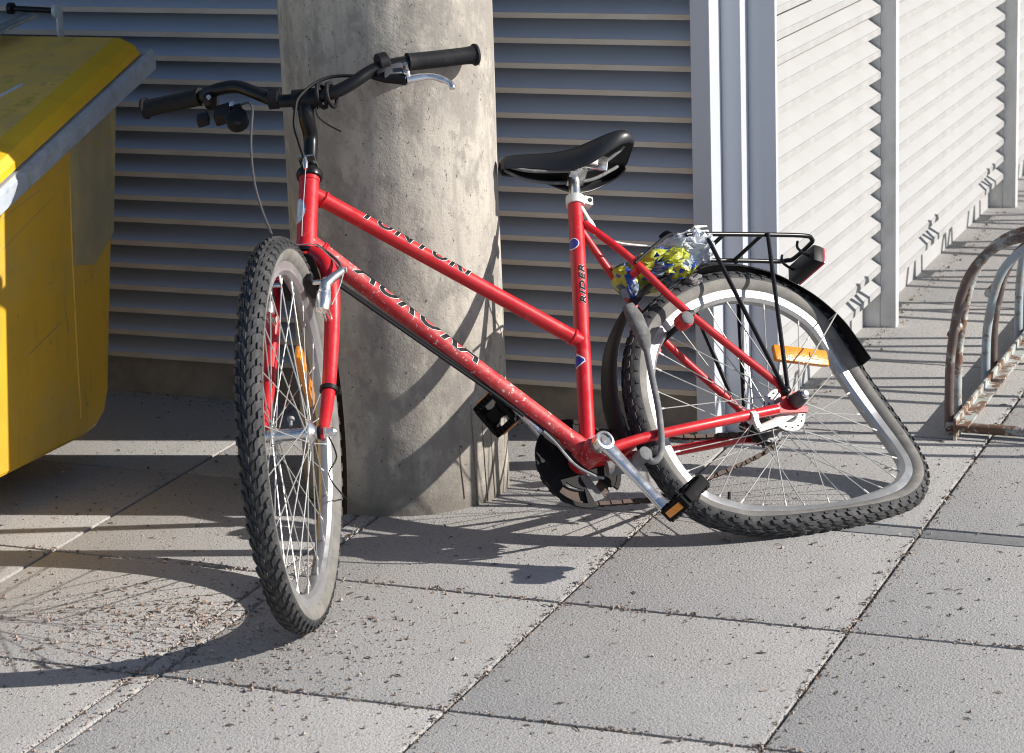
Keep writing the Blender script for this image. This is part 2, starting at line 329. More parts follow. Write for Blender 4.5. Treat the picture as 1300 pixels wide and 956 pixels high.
bbox('corner_panel', 'frame_grey', -1.5253, -1.4840, 4.9205, 4.985, 0, ZT)
bbox('corner_panel', 'frame_grey', -1.4838, -1.4265, 4.9700, 4.986, .001, ZT - .001)
bbox('white_plinth', 'white', -1.494, -1.470, 4.987, 8.9, -.02, .095)
bbox('white_backing', 'white', -1.502, -1.4825, 4.987, 8.9, .096, ZT)
for yy in (5.870, 7.360):
    bbox('fin', 'post', -1.502, -1.4315, yy, yy + .008, 0, ZT)
    bbox('post', 'post', -1.4313, -1.393, yy + .0015, yy + .03, 0, ZT, .002)
bbox('wall_above', 'frame_grey', -4.6, -1.43, 4.87, 8.9, ZT + .002, 3.3)
bbox('added_shade_roof', 'frame_grey', -1.42, .40, 4.9, 8.9, 2.26, 2.32)  # unseen slab added above the view to keep sun off the bin lid
bbox('rear_wall', 'frame_grey', -4.6, -1.475, 8.7, 8.88, 0, ZT)

# ------------------------------------------------------------------ yellow waste container
BX = -2.65
binr = empty('waste_container', Matrix.Translation((BX - .6, 4.1, 0)))
tag(binr, 'dented yellow steel waste container with a sloping lid, cut by the left edge', 'waste container')
IB = Matrix.Translation((BX - .6, 4.1, 0)).inverted()
def rz(y): return .619 + (y - 4.016) * .302                  # underside of the rim
prof = [(3.44, rz(3.44)), (3.47, .15), (3.52, .085), (4.30, .075), (4.358, .082), (4.393, .105), (4.408, .145), (4.453, rz(4.453))]
b = MB()
def ring(x, k=0.): 
    cy, cz = 3.95, .4
    return [IB @ V(x - (.034 * (.62 - z) / .53 if x > BX - .5 else 0), cy + (y - cy) * (1 - k), cz + (z - cz) * (1 - k)) for y, z in prof]
n = len(prof); rings = [ring(BX - 1.2, .03), ring(BX - 1.185), ring(BX - .018), ring(BX - .005, .012), ring(BX, .035)]
for a, c in zip(rings, rings[1:]):
    b.add(list(a) + list(c), [(i, (i + 1) % n, n + (i + 1) % n, n + i) for i in range(n)])
b.add(rings[-1], [tuple(range(n))]); b.add(rings[0], [tuple(reversed(range(n)))])
b.build('body', M['yellow'], binr, ang=35)
b = MB(); q = [(4.268, .44), (4.35, .425), (4.426, .475), (4.442, rz(4.44) - .012), (4.262, rz(4.262) - .012)]
b.prism([IB @ V(BX - .006 - .034 * (.62 - z) / .53, y, z) for y, z in q], (.0085, 0, 0)); b.build('corner_plate', M['dirty'], binr, ang=20)
b = MB(); b.tube([IB @ V(BX - .034 * (.62 - z) / .53, y, z) for y, z in ((4.265, rz(4.265) - .01), (4.266, .5), (4.276, .3), (4.288, .12))], .0022, 6); b.build('corner_seam', M['lid'], binr)
for pts in (((3.98, .600), (4.12, .625)), ((3.94, .565), (4.16, .615)), ((4.02, .525), (4.20, .590)), ((4.10, .30), (4.22, .335)), ((4.24, .36), (4.25, .30))):
    b = MB(); b.tube([IB @ V(BX + .0002 - .034 * (.62 - z) / .53, y, z) for y, z in pts], .0007, 5); b.build('scratch', M['scratch'], binr)
b = MB()
for y0, y1 in ((3.38, 4.560),):
    P = lambda x, y, dz: IB @ V(x, y, rz(y) + dz)
    for x0, x1, d0, d1 in ((BX - .002, BX + .040, .0, .046), ):
        sec = [(x0, d0), (x1 - .006, d0), (x1, d0 + .006), (x1, d1 - .008), (x1 - .008, d1), (x0, d1)]
        m = len(sec)
        b.add([P(x, y0, d) for x, d in sec] + [P(x, y1, d) for x, d in sec], [(i, (i + 1) % m, m + (i + 1) % m, m + i) for i in range(m)] + [tuple(range(m)), tuple(m + i for i in reversed(range(m)))])
b.build('rim', M['galv'], binr, ang=30)
lidb = MB(); P = lambda x, y, dz: IB @ V(x, y, rz(y) + dz)
XR, XL = BX + .026, BX - 1.22
sec = [(XR, .050), (XR, .062), (XR - .012, .078), (XR - .045, .092), (XL + .045, .092), (XL, .06), (XL, .050)]
ysx = [3.36, 3.40, 3.7, 4.0, 4.3, 4.500, 4.522, 4.53]; dd = [-.02, 0, 0, .002, .003, 0, -.008, -.022]
vs = []; 
for y, k in zip(ysx, dd): vs += [P(x, y, max(.049, d + (k if d > .055 else 0))) for x, d in sec]
m = len(sec); fs = []
for i in range(len(ysx) - 1):
    for j in range(m):
        j2 = (j + 1) % m; fs.append((i * m + j, i * m + j2, (i + 1) * m + j2, (i + 1) * m + j))
fs += [tuple(range(m)), tuple((len(ysx) - 1) * m + j for j in reversed(range(m)))]
lidb.add(vs, fs); lidb.mi = [(1 if (k % m) in (0, 1, 2, 4, 5) and k < (len(ysx) - 1) * m else 0) for k in range(len(fs))]
lid = lidb.build('lid', [M['lid'], M['lidedge']], binr, ang=28)
b = MB(); b.tube([P(BX - .62, 3.75, .094), P(BX - .20, 4.02, .0945), P(BX - .10, 4.28, .094)], .006, 6, flat=.35); b.build('crease', M['galv'], lid)
for x, y in ((BX - .035, 4.29), (BX - .17, 3.98)):
    b = MB(); b.lathe(P(x, y, .090), Z, [(0, .006), (.004, .005)], 10); b.build('rivet', M['leafdebris'], lid)
b = MB()
a0, a1 = P(BX - .42, 4.20, .105), P(BX - .225, 4.53, .125)
dv = (a1 - a0).normalized(); sd = dv.cross(Z).normalized()
b.box((a0 + a1) / 2, (dv, sd, dv.cross(sd)), ((a1 - a0).length, .052, .007), bev=.002); b.build('hinge_arm', M['steel'], binr, ang=30)
b = MB(); b.tube([a1 + V(-.05, .0, .012), a1 + V(.055, .004, .008)], .006, 10)
b.lathe(a1 + V(-.048, 0, .012), X, [(-.005, .012), (.005, .012)], 14); b.build('hinge_pin', M['black'], binr)
b = MB(); b.lathe(a1 + V(.058, .004, .008), X, [(-.004, .016), (.004, .016)], 16); b.box(a1 + V(.06, .008, -.022), (X, Y, Z), (.005, .02, .05)); b.build('hinge_lug', M['galv'], binr)
for cx in (-.25, -.95):
    for cy in (3.62, 4.16):
        b = MB(); c = IB @ V(BX + cx, cy, .042)
        b.lathe(c - X * .016, X, [(0, .034), (.004, .042), (.028, .042), (.032, .034)], 24); b.box(c + V(0, 0, .03), (X, Y, Z), (.05, .06, .03)); b.build('castor', M['black'], binr)
# ------------------------------------------------------------------ bicycle parking rack
RX, RY = -1.081, 5.025
rack = empty('bicycle_rack', Matrix.Translation((RX, RY, 0)))
tag(rack, 'rusty hooped bicycle parking rack with flaking pale paint, at the right edge', 'bicycle rack')
def hoop_mesh(m, k=0., hs=1.):
    pts = [(0, .0), (.0, .09), (.004, .17), (.022, .28), (.05, .345), (.095, .39), (.15, .412), (.22, .424), (.34, .428), (.46, .424), (.53, .412), (.585, .39), (.63, .345), (.658, .28), (.676, .17), (.68, .09), (.68, 0)]
    b = MB(); b.tube(spline([(x, k * math.sin(x / .68 * math.pi), z * hs * .985 + .012) for x, z in pts], 3), .0098, 12); return b.mesh('hoop', m)
hm = [hoop_mesh(M['rustpipe']), hoop_mesh(M['oldpaint']), hoop_mesh(M['bluepaint'], 0, .80), hoop_mesh(M['oldpaint'], 0, .80), hoop_mesh(M['bluepaint']), hoop_mesh(M['rustpipe'], 0, .8)]
for i in range(9):
    y = .372 * i
    for j, dy in enumerate((0, .078)):
        link('hoop', hm[((0, 1), (2, 5), (4, 1), (3, 2))[i % 4][j]], rack, Matrix.Translation((0, y + dy, 0)))
    b = MB(); b.tube([(.004, y - .004, .21), (.004, y + .082, .21)], .009, 8); b.build('crossbar', M['oldpaint'], rack)
for x in (.018, .66):
    b = MB(); b.box((x + .004, 1.55, .017), (X, Y, Z), (.006, 3.2, .060), bev=.001); b.box((x + .018, 1.55, .03), (X, Y, Z), (.026, 3.2, .005)); b.build('base_rail', M['oldpaint'], rack, ang=30)
b = MB(); b.tube([(-.004, -.006, .016), (.70, -.006, .016)], .011, 12); b.build('tie_rod', M['oldpaint'], rack)
b = MB(); b.tube([(-.004, 3.14, .016), (.70, 3.14, .016)], .011, 12); b.build('tie_rod', M['oldpaint'], rack)

# ------------------------------------------------------------------ grit on the paving
def grit(n, pick, name, smin, smax, w=(0, 0, 1, 2, 2)):
    b = MB(); base = [(1, 0, 0), (-1, 0, 0), (0, 1, 0), (0, -1, 0), (0, 0, 1), (0, 0, -1)]
    of = [(0, 2, 4), (2, 1, 4), (1, 3, 4), (3, 0, 4), (2, 0, 5), (1, 2, 5), (3, 1, 5), (0, 3, 5)]
    for _ in range(n):
        x, y = pick(); s = random.uniform(smin, smax) * random.choice((.6, .8, 1, 1, 1.6)); rot = Matrix.Rotation(random.uniform(0, 6.28), 3, 'Z') @ Matrix.Rotation(random.uniform(0, 1.5), 3, 'X')
        vs = []
        for v in base:
            q = Vector(v) * s * random.uniform(.6, 1.2); q.z *= .8; q = rot @ q; vs.append((x + q.x, y + q.y, s * .45 + q.z))
        b.add(vs, of, random.choice(w))
    o = b.build(name, [M['stone_a'], M['stone_b'], M['stone_c'], M['stone_d']], smooth=False); tag(o, kind='stuff'); return o
def pick_left():
    while 1:
        x, y = random.gauss(-2.12, .16), random.gauss(3.55, .13)
        if x > -2.75: return x, y
def pick_joint():
    t = random.random()
    if t < .45: return random.choice((-1.494, -.994, -1.994, -2.034)) + random.gauss(0, .008), random.uniform(3.0, 4.4)
    if t < .8: return random.uniform(-2.6, -.4), random.choice((3.357, 3.857)) + random.gauss(0, .008)
    return random.choice((-.994, -.994, -.494)) + random.gauss(0, .008), random.uniform(4.4, 6.5)
def pick_any(): return random.uniform(-2.75, -.3), random.uniform(2.95, 5.0)
def pick_wheel(): return random.gauss(-1.8, .12), random.gauss(3.5, .16)
def pick_wall():
    if random.random() < .5: return -1.43 + abs(random.gauss(0, .02)), random.uniform(5.0, 7.3)
    return random.uniform(-3, -1.6), 4.88 - abs(random.gauss(0, .03))
grit(620, pick_left, 'loose_grit', .0018, .0036, (0, 1, 1, 3, 3, 2)); grit(1700, pick_left, 'loose_grit', .0009, .0019, (0, 1, 1, 3, 2))
grit(3800, pick_joint, 'joint_grit', .0009, .0026); grit(9000, pick_any, 'scattered_grit', .0006, .0015); grit(1000, pick_any, 'scattered_grit', .0014, .0027, (0, 1, 2, 2, 3))
grit(500, pick_wheel, 'loose_grit', .0012, .003); grit(700, pick_wall, 'wall_grit', .0012, .0035)

lit = MB()                                                   # dry bits of leaf and bark
for _ in range(950):
    if random.random() < .14: x, y = pick_left()
    elif random.random() < .5: x, y = pick_joint()
    else: x, y = pick_any()
    a = random.uniform(0, 6.28); l, w = random.uniform(.003, .011), random.uniform(.0012, .0035); h = random.uniform(.0005, .003)
    dx, dy = math.cos(a), math.sin(a)
    lit.add([(x - dx * l, y - dy * l, .001), (x + dy * w, y - dx * w, .001 + h), (x + dx * l, y + dy * l, .0015), (x - dy * w, y + dx * w, .0012 + h * .4)], [(0, 1, 2, 3)], random.choice((0, 0, 1)))
o = lit.build('leaf_litter', [M['leafdebris'], M['stone_a']], smooth=False); tag(o, kind='stuff')

# ================================================================== BICYCLE (local: x forward, y to its left, z up, origin at the bottom bracket)
BM = Matrix([[-0.576347, 0.677508, -0.456954], [-0.810904, -0.404836, 0.422544], [0.101285, 0.614078, 0.78272]]).to_4x4(); BM.translation = (-1.5307, 4.1092, 0.1849)
bike = empty('bicycle', BM)
tag(bike, 'red bicycle with a buckled rear wheel slumped against the concrete pillar', 'bicycle')
FA, FL, FF, FH = V(*(0.5884, 0.0353, 0.0769)), V(*(-0.7696, 0.5793, -0.2687)), V(*(0.5469, 0.8151, 0.191)), V(*(0.3297, 0.0, -0.9441))       # front axle, axle direction, wheel forward, down the steering axis
BC = V(*(0.3729, 0.0463, 0.7176))                                                 # handlebar clamp
HT, HB = V(.3856, 0, .5813), V(.4371, 0, .4338)
ST = V(-.1618, 0, .5123); HUB = V(-.4406, 0, .035)
def fk(f, d, l): return FA + FF * f + FH * d + FL * l         # fork coordinates

# ---- frame
b = MB()
b.tube([HT, HB], .0178, 24); b.tube([HT + (HB - HT) * .0, HT + (HB - HT) * .06], .0190, 24); b.tube([HB - (HB - HT) * .07, HB], .0190, 24)
TT0, TT1 = V(.3886, 0, .5502), V(-.0679, 0, .2221)
DT0, DT1 = V(.4262, 0, .4528), V(-.0031, 0, .0022)
b.tube([TT0, TT1], .0140, 24); b.tube([V(0, 0, 0), ST], .0145, 24)
def weld(p, d, r):
    d = Vector(d).normalized(); b.lathe(p, d, [(-.004, r), (.001, r + .0022), (.005, r + .0005)], 24)
def bead(c, d, r, n=26):
    d = Vector(d).normalized(); t = d.orthogonal().normalized(); q = d.cross(t)
    b.tube([Vector(c) + (t * math.cos(6.2832 * k / n) + q * math.sin(6.2832 * k / n)) * r + d * random.uniform(-.0006, .0006) for k in range(n)], [random.uniform(.0020, .0030) for _ in range(n)], 6, closed=True)
td = (TT1 - TT0).normalized(); bead(TT0 + td * .0225, td, .0146); bead(TT1 - td * .0185, td, .0146); dd_ = (DT1 - DT0).normalized(); bead(DT0 + dd_ * .026, dd_, .0172); bead(V(0, 0, .0235), Z, .0146); bead(DT0 + dd_ * .030, dd_, .0170)
for s in (1, -1):
    b.tube(spline([V(-.1575, .009 * s, .462), V(-.2156, .034 * s, .3686), V(-.2804, .050 * s, .2506), V(-.425, .061 * s, .075)], 5), [.0075] * 16, 14)
    b.tube(spline([V(-.012, .024 * s, -.006), V(-.09, .040 * s, .004), V(-.2191, .056 * s, .012), V(-.398, .062 * s, .0262)], 5), .0098, 14)
    y = .0615 * s
    b.prism([V(-.396, y, .034), V(-.413, y, .040), V(-.419, y, .055), V(-.413, y, .080), V(-.427, y, .082), V(-.434, y, .062), V(-.455, y, .054), V(-.474, y, .048), V(-.470, y, .038), V(-.446, y, .042), V(-.440, y, .029), V(-.466, y, .024), V(-.462, y, .013), V(-.425, y, .015), V(-.396, y, .018)], (0, .006 * s, 0))
b.tube([V(-.226, .034, .348), V(-.226, -.034, .348)], .0085, 14)
b.tube([V(-.085, .04, .004), V(-.085, -.04, .004)], .009, 12)
frame = b.build('frame', M['red'], bike)
b = MB(); b.tube([DT0, DT1], .0168, 24); b.tube([V(0, -.036, 0), V(0, .036, 0)], .0215, 28)
b.tube([DT1 + (DT0 - DT1).normalized() * .0, DT1 + (DT0 - DT1).normalized() * .045], [.0195, .0169], 24)
b.build('down_tube', M['reddirty'], frame)
b = MB()
for t in (.30, .345): 
    p = DT0 + (DT1 - DT0) * (t + .33); b.lathe(p + V(.012, .0, .0118), V(.7, 0, .69), [(0, .005), (.006, .005), (.008, .003)], 10)
b.build('boss_bolt', M['alloy'], frame)

# ---- decals
def tubeframe(p0, p1):
    d = (Vector(p1) - Vector(p0)).normalized(); u = Y.cross(d); u = u if u.z > 0 or abs(u.z) < .2 else -u
    return Vector(p0), d, u
def wrap_text(txt, p0, p1, r, s0, ln, phi, hgt, name, parent, flipx=False, outline=.02, shear=.25, mats=('decal_white', 'decal_black'), space=1.15, up=None):
    o0, d, u = tubeframe(p0, p1); u = Vector(up) if up else u
    res = []
    for k, (off, lift, mm) in enumerate(((outline, .0005, mats[0]), (0., .0010, mats[1]))):
        cu = bpy.data.curves.new(name, 'FONT'); cu.body = txt; cu.size = 1; cu.offset = off + .025; cu.shear = shear; cu.space_character = space; cu.resolution_u = 3
        to = bpy.data.objects.new(name, cu); COL.objects.link(to); bpy.context.view_layer.update()
        me = bpy.data.meshes.new_from_object(to.evaluated_get(bpy.context.evaluated_depsgraph_get()))
        bpy.data.objects.remove(to)
        if k == 0:
            x0, x1 = min(v.co.x for v in me.vertices), max(v.co.x for v in me.vertices); y0, y1 = min(v.co.y for v in me.vertices), max(v.co.y for v in me.vertices)
        bm = bmesh.new(); bm.from_mesh(me)
        for i in range(1, 12):
            bmesh.ops.bisect_plane(bm, geom=bm.verts[:] + bm.edges[:] + bm.faces[:], plane_co=(0, y0 + (y1 - y0) * i / 12, 0), plane_no=(0, 1, 0))
        for v in bm.verts:
            x = (v.co.x - x0) / (x1 - x0); y = (v.co.y - y0) / (y1 - y0) - .5
            a = phi + y * hgt / r; s = s0 + x * ln
            v.co = o0 + d * s + (Y * math.cos(a) + u * math.sin(a)) * (r + lift)
        me2 = bpy.data.meshes.new(name); bm.to_mesh(me2); bm.free(); me2.materials.append(M[mm])
        res.append(link(name, me2, parent))
    return res
wrap_text('TUNTURI', TT0, TT1, .0140, .093, .232, R(42), .028, 'lettering', frame)
wrap_text('AURORA', DT0, DT1, .0168, .088, .276, R(47), .037, 'lettering', frame, shear=.35)
wrap_text('RIDER', V(0, 0, 0), ST, .0145, .306, .086, R(6), .0105, 'lettering', frame, shear=.2, outline=.03, up=(.954, 0, .301))
def patch(p0, p1, r, poly, lift, m, name, parent, up=None):
    o0, d, u = tubeframe(p0, p1); u = Vector(up) if up else u
    bm = bmesh.new(); bm.faces.new([bm.verts.new((s, a, 0)) for s, a in poly])
    lo, hi = min(a for s, a in poly), max(a for s, a in poly)
    for i in range(1, 8): bmesh.ops.bisect_plane(bm, geom=bm.verts[:] + bm.edges[:] + bm.faces[:], plane_co=(0, lo + (hi - lo) * i / 8, 0), plane_no=(0, 1, 0))
    for v in bm.verts:
        s, a = v.co.x, R(v.co.y); v.co = o0 + d * s + (Y * math.cos(a) + u * math.sin(a)) * (r + lift)
    me = bpy.data.meshes.new(name); bm.to_mesh(me); bm.free(); me.materials.append(M[m]); return link(name, me, parent)
def oval(s, a, ds, da, n=20): return [(s + ds * math.cos(6.2832 * i / n), a + da * math.sin(6.2832 * i / n)) for i in range(n)]
UPF = V(.954, 0, .301)       # forward side of the seat tube
patch(V(0, 0, 0), ST, .0145, oval(.437, 66, .0125, 50), .0004, 'decal_white', 'sticker', frame, UPF)
patch(V(0, 0, 0), ST, .0145, oval(.437, 66, .0105, 44), .0008, 'decal_blue', 'sticker', frame, UPF)
patch(V(0, 0, 0), ST, .0145, [(.172, 96), (.196, 96), (.203, 80), (.190, 20), (.184, 14), (.176, 50)], .0004, 'decal_white', 'sticker', frame, UPF)
patch(V(0, 0, 0), ST, .0145, [(.175, 94), (.194, 94), (.199, 80), (.188, 24), (.185, 20), (.179, 52)], .0008, 'decal_blue', 'sticker', frame, UPF)
patch(HT, HB, .0190, oval(.078, 82, .026, 46), .0006, 'badge', 'head_badge', frame, V(.944, 0, .33))

# ---- fork
b = MB()
blade = [(-.0433, -.387, 0), (-.036, -.372, .022), (-.030, -.345, .041), (-.031, -.300, .050), (-.037, -.222, .0525), (-.030, -.10, .0525), (-.014, -.035, .052), (-.004, -.008, .0515)]
for s in (1, -1):
    pts = spline([fk(f, d, l * s) for f, d, l in blade], 5); k = len(pts)
    b.tube(pts, [.0150 - .0065 * max(0, (i / (k - 1) - .45) / .55) for i in range(k)], 16)
    l = .0500 * s; o = FL * .004 * s
    b.prism([fk(-.012, -.020, l), fk(-.016, .004, l), fk(-.006, .013, l), fk(.006, .013, l), fk(.008, -.006, l), fk(-.001, -.022, l)], o)
b.tube([fk(-.0433, -.387, 0), fk(-.0433, -.360, 0)], .0185, 20)
fork = b.build('fork', M['red'], bike)
for s in (1,):
    b = MB(); p = fk(-.030, -.098, .0525 * s); d = (fk(-.036, -.2, .0525) - fk(-.03, -.1, .0525)).normalized()
    b.lathe(p - d * .004, d, [(0, .0135), (0, .0155), (.008, .0155), (.008, .0135)], 20); b.box(p + FL * .014 - FF * .006, (FL, FF, FH), (.01, .008, .01)); b.build('strap', M['plastic'], fork)

# ---- headset, stem, handlebar
b = MB(); b.lathe(HT, -FH, [(-.002, .0195), (.0, .0225), (.008, .0240), (.013, .0225), (.016, .0165), (.020, .015)], 28)
b.lathe(HB, FH, [(-.001, .0195), (.0, .022), (.007, .022), (.010, .017)], 28); b.build('headset', M['black'], bike)
F0 = (BC - HT).dot(FF)
UPS = -FH
sp = spline([HT + UPS * .012, HT + UPS * .055, HT + UPS * .088 + FF * .008, BC - UPS * .030 - FF * .014, BC], 6); k = len(sp)
b = MB(); b.tube(sp, [.0112 + .0035 * min(1, i / (k * .8)) for i in range(k)], 16)
b.tube([BC - FL * .023, BC + FL * .023], .0190, 20)
stem = b.build('stem', M['black'], bike)
b = MB(); b.lathe(HT + UPS * .012, UPS, [(0, .0155), (.004, .0155), (.007, .0125)], 6); b.build('locknut', M['steel'], stem)
bar_px = [(0.5532,-0.1983,0.8525),(0.5194,-0.1508,0.8353),(0.4902,-0.1051,0.8183),(0.4755,-0.0689,0.8106),(0.4535,-0.0361,0.7965),(0.4371,-0.0113,0.7692),(0.4158,0.0129,0.7373),(0.3951,0.0297,0.7249),(0.3724,0.0462,0.7193),(0.3497,0.0628,0.7136),(0.3227,0.0809,0.7136),(0.2945,0.0953,0.7224),(0.2652,0.1043,0.7364),(0.2389,0.1118,0.7432),(0.1919,0.1245,0.7449),(0.1266,0.1365,0.7446),(0.0608,0.1472,0.746)]
sp = spline(bar_px, 5); b = MB(); b.tube(sp, .0118, 16); bar = b.build('handlebar', M['black'], bike)
def grip(pts):
    sp = spline(pts, 6); k = len(sp); b = MB()
    rs = [.0158 + .0022 * max(0, (i / (k - 1) - .82) / .18) ** 1.5 + (.0012 if i == 0 else 0) for i in range(k)]
    b.tube(sp, rs, 24); d = (sp[-1] - sp[-2]).normalized()
    b.lathe(sp[-1], d, [(-.003, .0180), (.0, .0205), (.004, .0200), (.006, .012)], 24); b.build('grip', M['rubber'], bar)
grip([bar_px[2], bar_px[1], bar_px[0]]); grip([bar_px[14], bar_px[15], bar_px[16]])
# lever side (image right)
h = lambda *a: a
lv = [(0.2391,0.1137,0.7503),(0.2406,0.1128,0.7342),(0.225,0.1217,0.7252),(0.2054,0.1312,0.709),(0.257,0.102,0.7278),(0.2118,0.1333,0.7027),(0.1725,0.1481,0.6997),(0.1529,0.1568,0.6875),(0.1425,0.1615,0.6761),(0.1425,0.1618,0.6643),(0.2045,0.1331,0.7245),(0.2149,0.1221,0.7415)]
lv = [V(*p) for p in lv]
b = MB(); dirb = (V(*bar_px[14]) - V(*bar_px[12])).normalized()
b.lathe(lv[0] - dirb * .008, dirb, [(0, .0165), (.002, .0185), (.018, .0185), (.020, .0165)], 22)
b.box(lv[1], (dirb, FF, UPS), (.022, .02, .022), bev=.004); b.build('brake_clamp', M['plastic'], bar)
b = MB(); b.box(lv[2] + UPS * .003, (dirb, FF, UPS), (.036, .014, .028), bev=.004); b.build('lever_bracket', M['hubdark'], bar)
b = MB(); b.tube([lv[4], lv[4] + (lv[5] - lv[4]) * .35, lv[5]], [.0048, .0088, .0105], 14); b.build('lever_boot', M['plastic'], bar)
b = MB(); sp = spline([lv[5], lv[6], lv[7], lv[8], lv[9]], 5); b.tube(sp, [.0082] * 4 + [.0068] * 8 + [.0055] * (len(sp) - 14) + [.0045, .0055], 14, flat=.75); b.build('brake_lever', M['chrome'], bar)
b = MB(); b.lathe(lv[3] - UPS * .0 + FF * .004, FF, [(-.01, .006), (.012, .006), (.014, .004)], 12); b.lathe(lv[10] + FF * .006, FF, [(-.008, .0045), (.01, .0045)], 10); b.build('pivot_bolt', M['chrome'], bar)
# shifter side (image left)
sh = [V(*p) for p in [(0.4844,-0.0838,0.7966),(0.4757,-0.0692,0.7591),(0.5043,-0.0958,0.7643),(0.4649,-0.0515,0.7564),(0.4669,-0.0457,0.7362),(0.4563,-0.0374,0.7575),(0.5031,-0.0541,0.7734)]]
dirl = (V(*bar_px[1]) - V(*bar_px[3])).normalized()
b = MB(); b.lathe(sh[0] - dirl * .007, dirl, [(0, .0150), (.001, .0168), (.013, .0168), (.014, .0150)], 22); b.build('shifter_clamp', M['plastic'], bar)
b = MB(); b.lathe(sh[4] - FF * .02, FF, [(0, .017), (.004, .020), (.026, .020), (.03, .015)], 24); b.box(sh[1], (dirl, FF, UPS), (.040, .030, .028), bev=.006)
b.box(sh[2], (dirl, FF, UPS), (.026, .022, .018), bev=.004); b.tube([sh[3], sh[5]], [.008, .005], 12); shf = b.build('shifter', M['plastic'], bar)
b = MB(); b.box(sh[3] + FF * .012 + UPS * .004, (dirl, FF, UPS), (.012, .006, .010), bev=.002); b.build('shifter_plate', M['chrome'], shf)
b = MB(); b.lathe(sh[6] + FF * .016, FF, [(0, .004), (.004, .004)], 10); b.build('clamp_screw', M['chrome'], bar)
b = MB()
for q, rr in ((bar_px[6], .0165),):
    q = V(*q); b.lathe(q - FL * .010, FL, [(0, .0135), (.001, rr), (.018, rr), (.019, .0135)], 20); b.box(q + UPS * .016, (FL, FF, UPS), (.020, .014, .012), bev=.002)
b.build('bell_clamp', M['plastic'], bar)
# ---- cables
def cable(pts, r, m, parent, name='cable', seg=8):
    b = MB(); b.tube(spline(pts, 8), r, seg); return b.build(name, M[m], parent)
cable([(0.4547,-0.0366,0.7586),(0.4516,-0.0138,0.7485),(0.4575,0.0002,0.7243),(0.4776,0.0099,0.6779),(0.4983,0.0211,0.6232),(0.518,0.0358,0.5562),(0.519,0.0349,0.5047),(0.5158,0.0372,0.4518)], .0023, 'greycable', bar)
cable([(0.2554,0.1037,0.7251),(0.2864,0.1011,0.7311),(0.3221,0.0818,0.7428),(0.3502,0.071,0.7398),(0.375,0.0646,0.7276),(0.3968,0.059,0.71),(0.406,0.0552,0.6896),(0.4125,0.0475,0.6618),(0.4127,0.0457,0.6273),(0.4108,0.0436,0.5994)], .0031, 'cable', bar)
cable([(0.3802,0.0813,0.678),(0.3798,0.0794,0.6612),(0.3663,0.0802,0.6443),(0.3471,0.085,0.6263)], .0015, 'cable', bar)
b = MB()
for k, l in enumerate((.020, .029, .038, .047)):
    c = BC + FL * l + UPS * .004; d = (FL + FF * (.25 if k % 2 else -.2)).normalized(); t1 = d.cross(UPS).normalized(); t2 = d.cross(t1)
    b.tube(arc(c, t1, t2, .0200 + .0015 * (k % 2), 0, 360, 20)[:-1], .0038, 8, closed=True)
b.build('cable_coil', M['cable'], bar)
b = MB(); q = [V(*p) for p in [(0.4098,0.0445,0.5989),(0.4158,0.0458,0.5757)]]; b.tube([q[0], q[0] + (q[1] - q[0]) * .5, q[1]], [.003, .0055, .0035], 10); b.build('cable_ferrule', M['chrome'], bar)
b = MB(); b.box(HT + UPS * .024 + FF * .012, (FF, FL, UPS), (.05, .03, .003)); b.build('cable_hanger', M['chrome'], stem)
cable([(0.4158,0.0458,0.5757),(0.4371,0.0511,0.5239),(0.4575,0.0563,0.4744),(0.4732,0.0602,0.4338)], .0009, 'spoke', bar, 'brake_wire')
cable([fk(-.028, -.39, .022), fk(-.028, -.37, .045), fk(-.010, -.335, .068), fk(.0, -.30, .076)], .0024, 'greycable', fork)
cable([(0.4165,0.0,0.3926),(0.3797,0.0,0.3592),(0.3062,0.0,0.2905),(0.2328,-0.0,0.2198),(0.1588,0.0,0.1487),(0.1039,-0.0,0.0927),(0.0633,0.0,0.0426),(0.0333,0.01,-0.0206),(0.0125,0.02,-0.0488)], .0030, 'cable', frame)
cable([(0.4153,-0.0,0.3862),(0.3812,0.0,0.3545),(0.3082,-0.0,0.2844),(0.2348,0.0,0.2137),(0.161,-0.0,0.1426),(0.106,0.0,0.0867)], .0030, 'cable', frame)
cable([(0.092,0.022,0.0439),(0.0768,0.024,0.02),(0.0531,0.026,-0.0262),(0.0217,0.028,-0.0516),(-0.0005,0.02,-0.0547)], .0026, 'steel', frame)

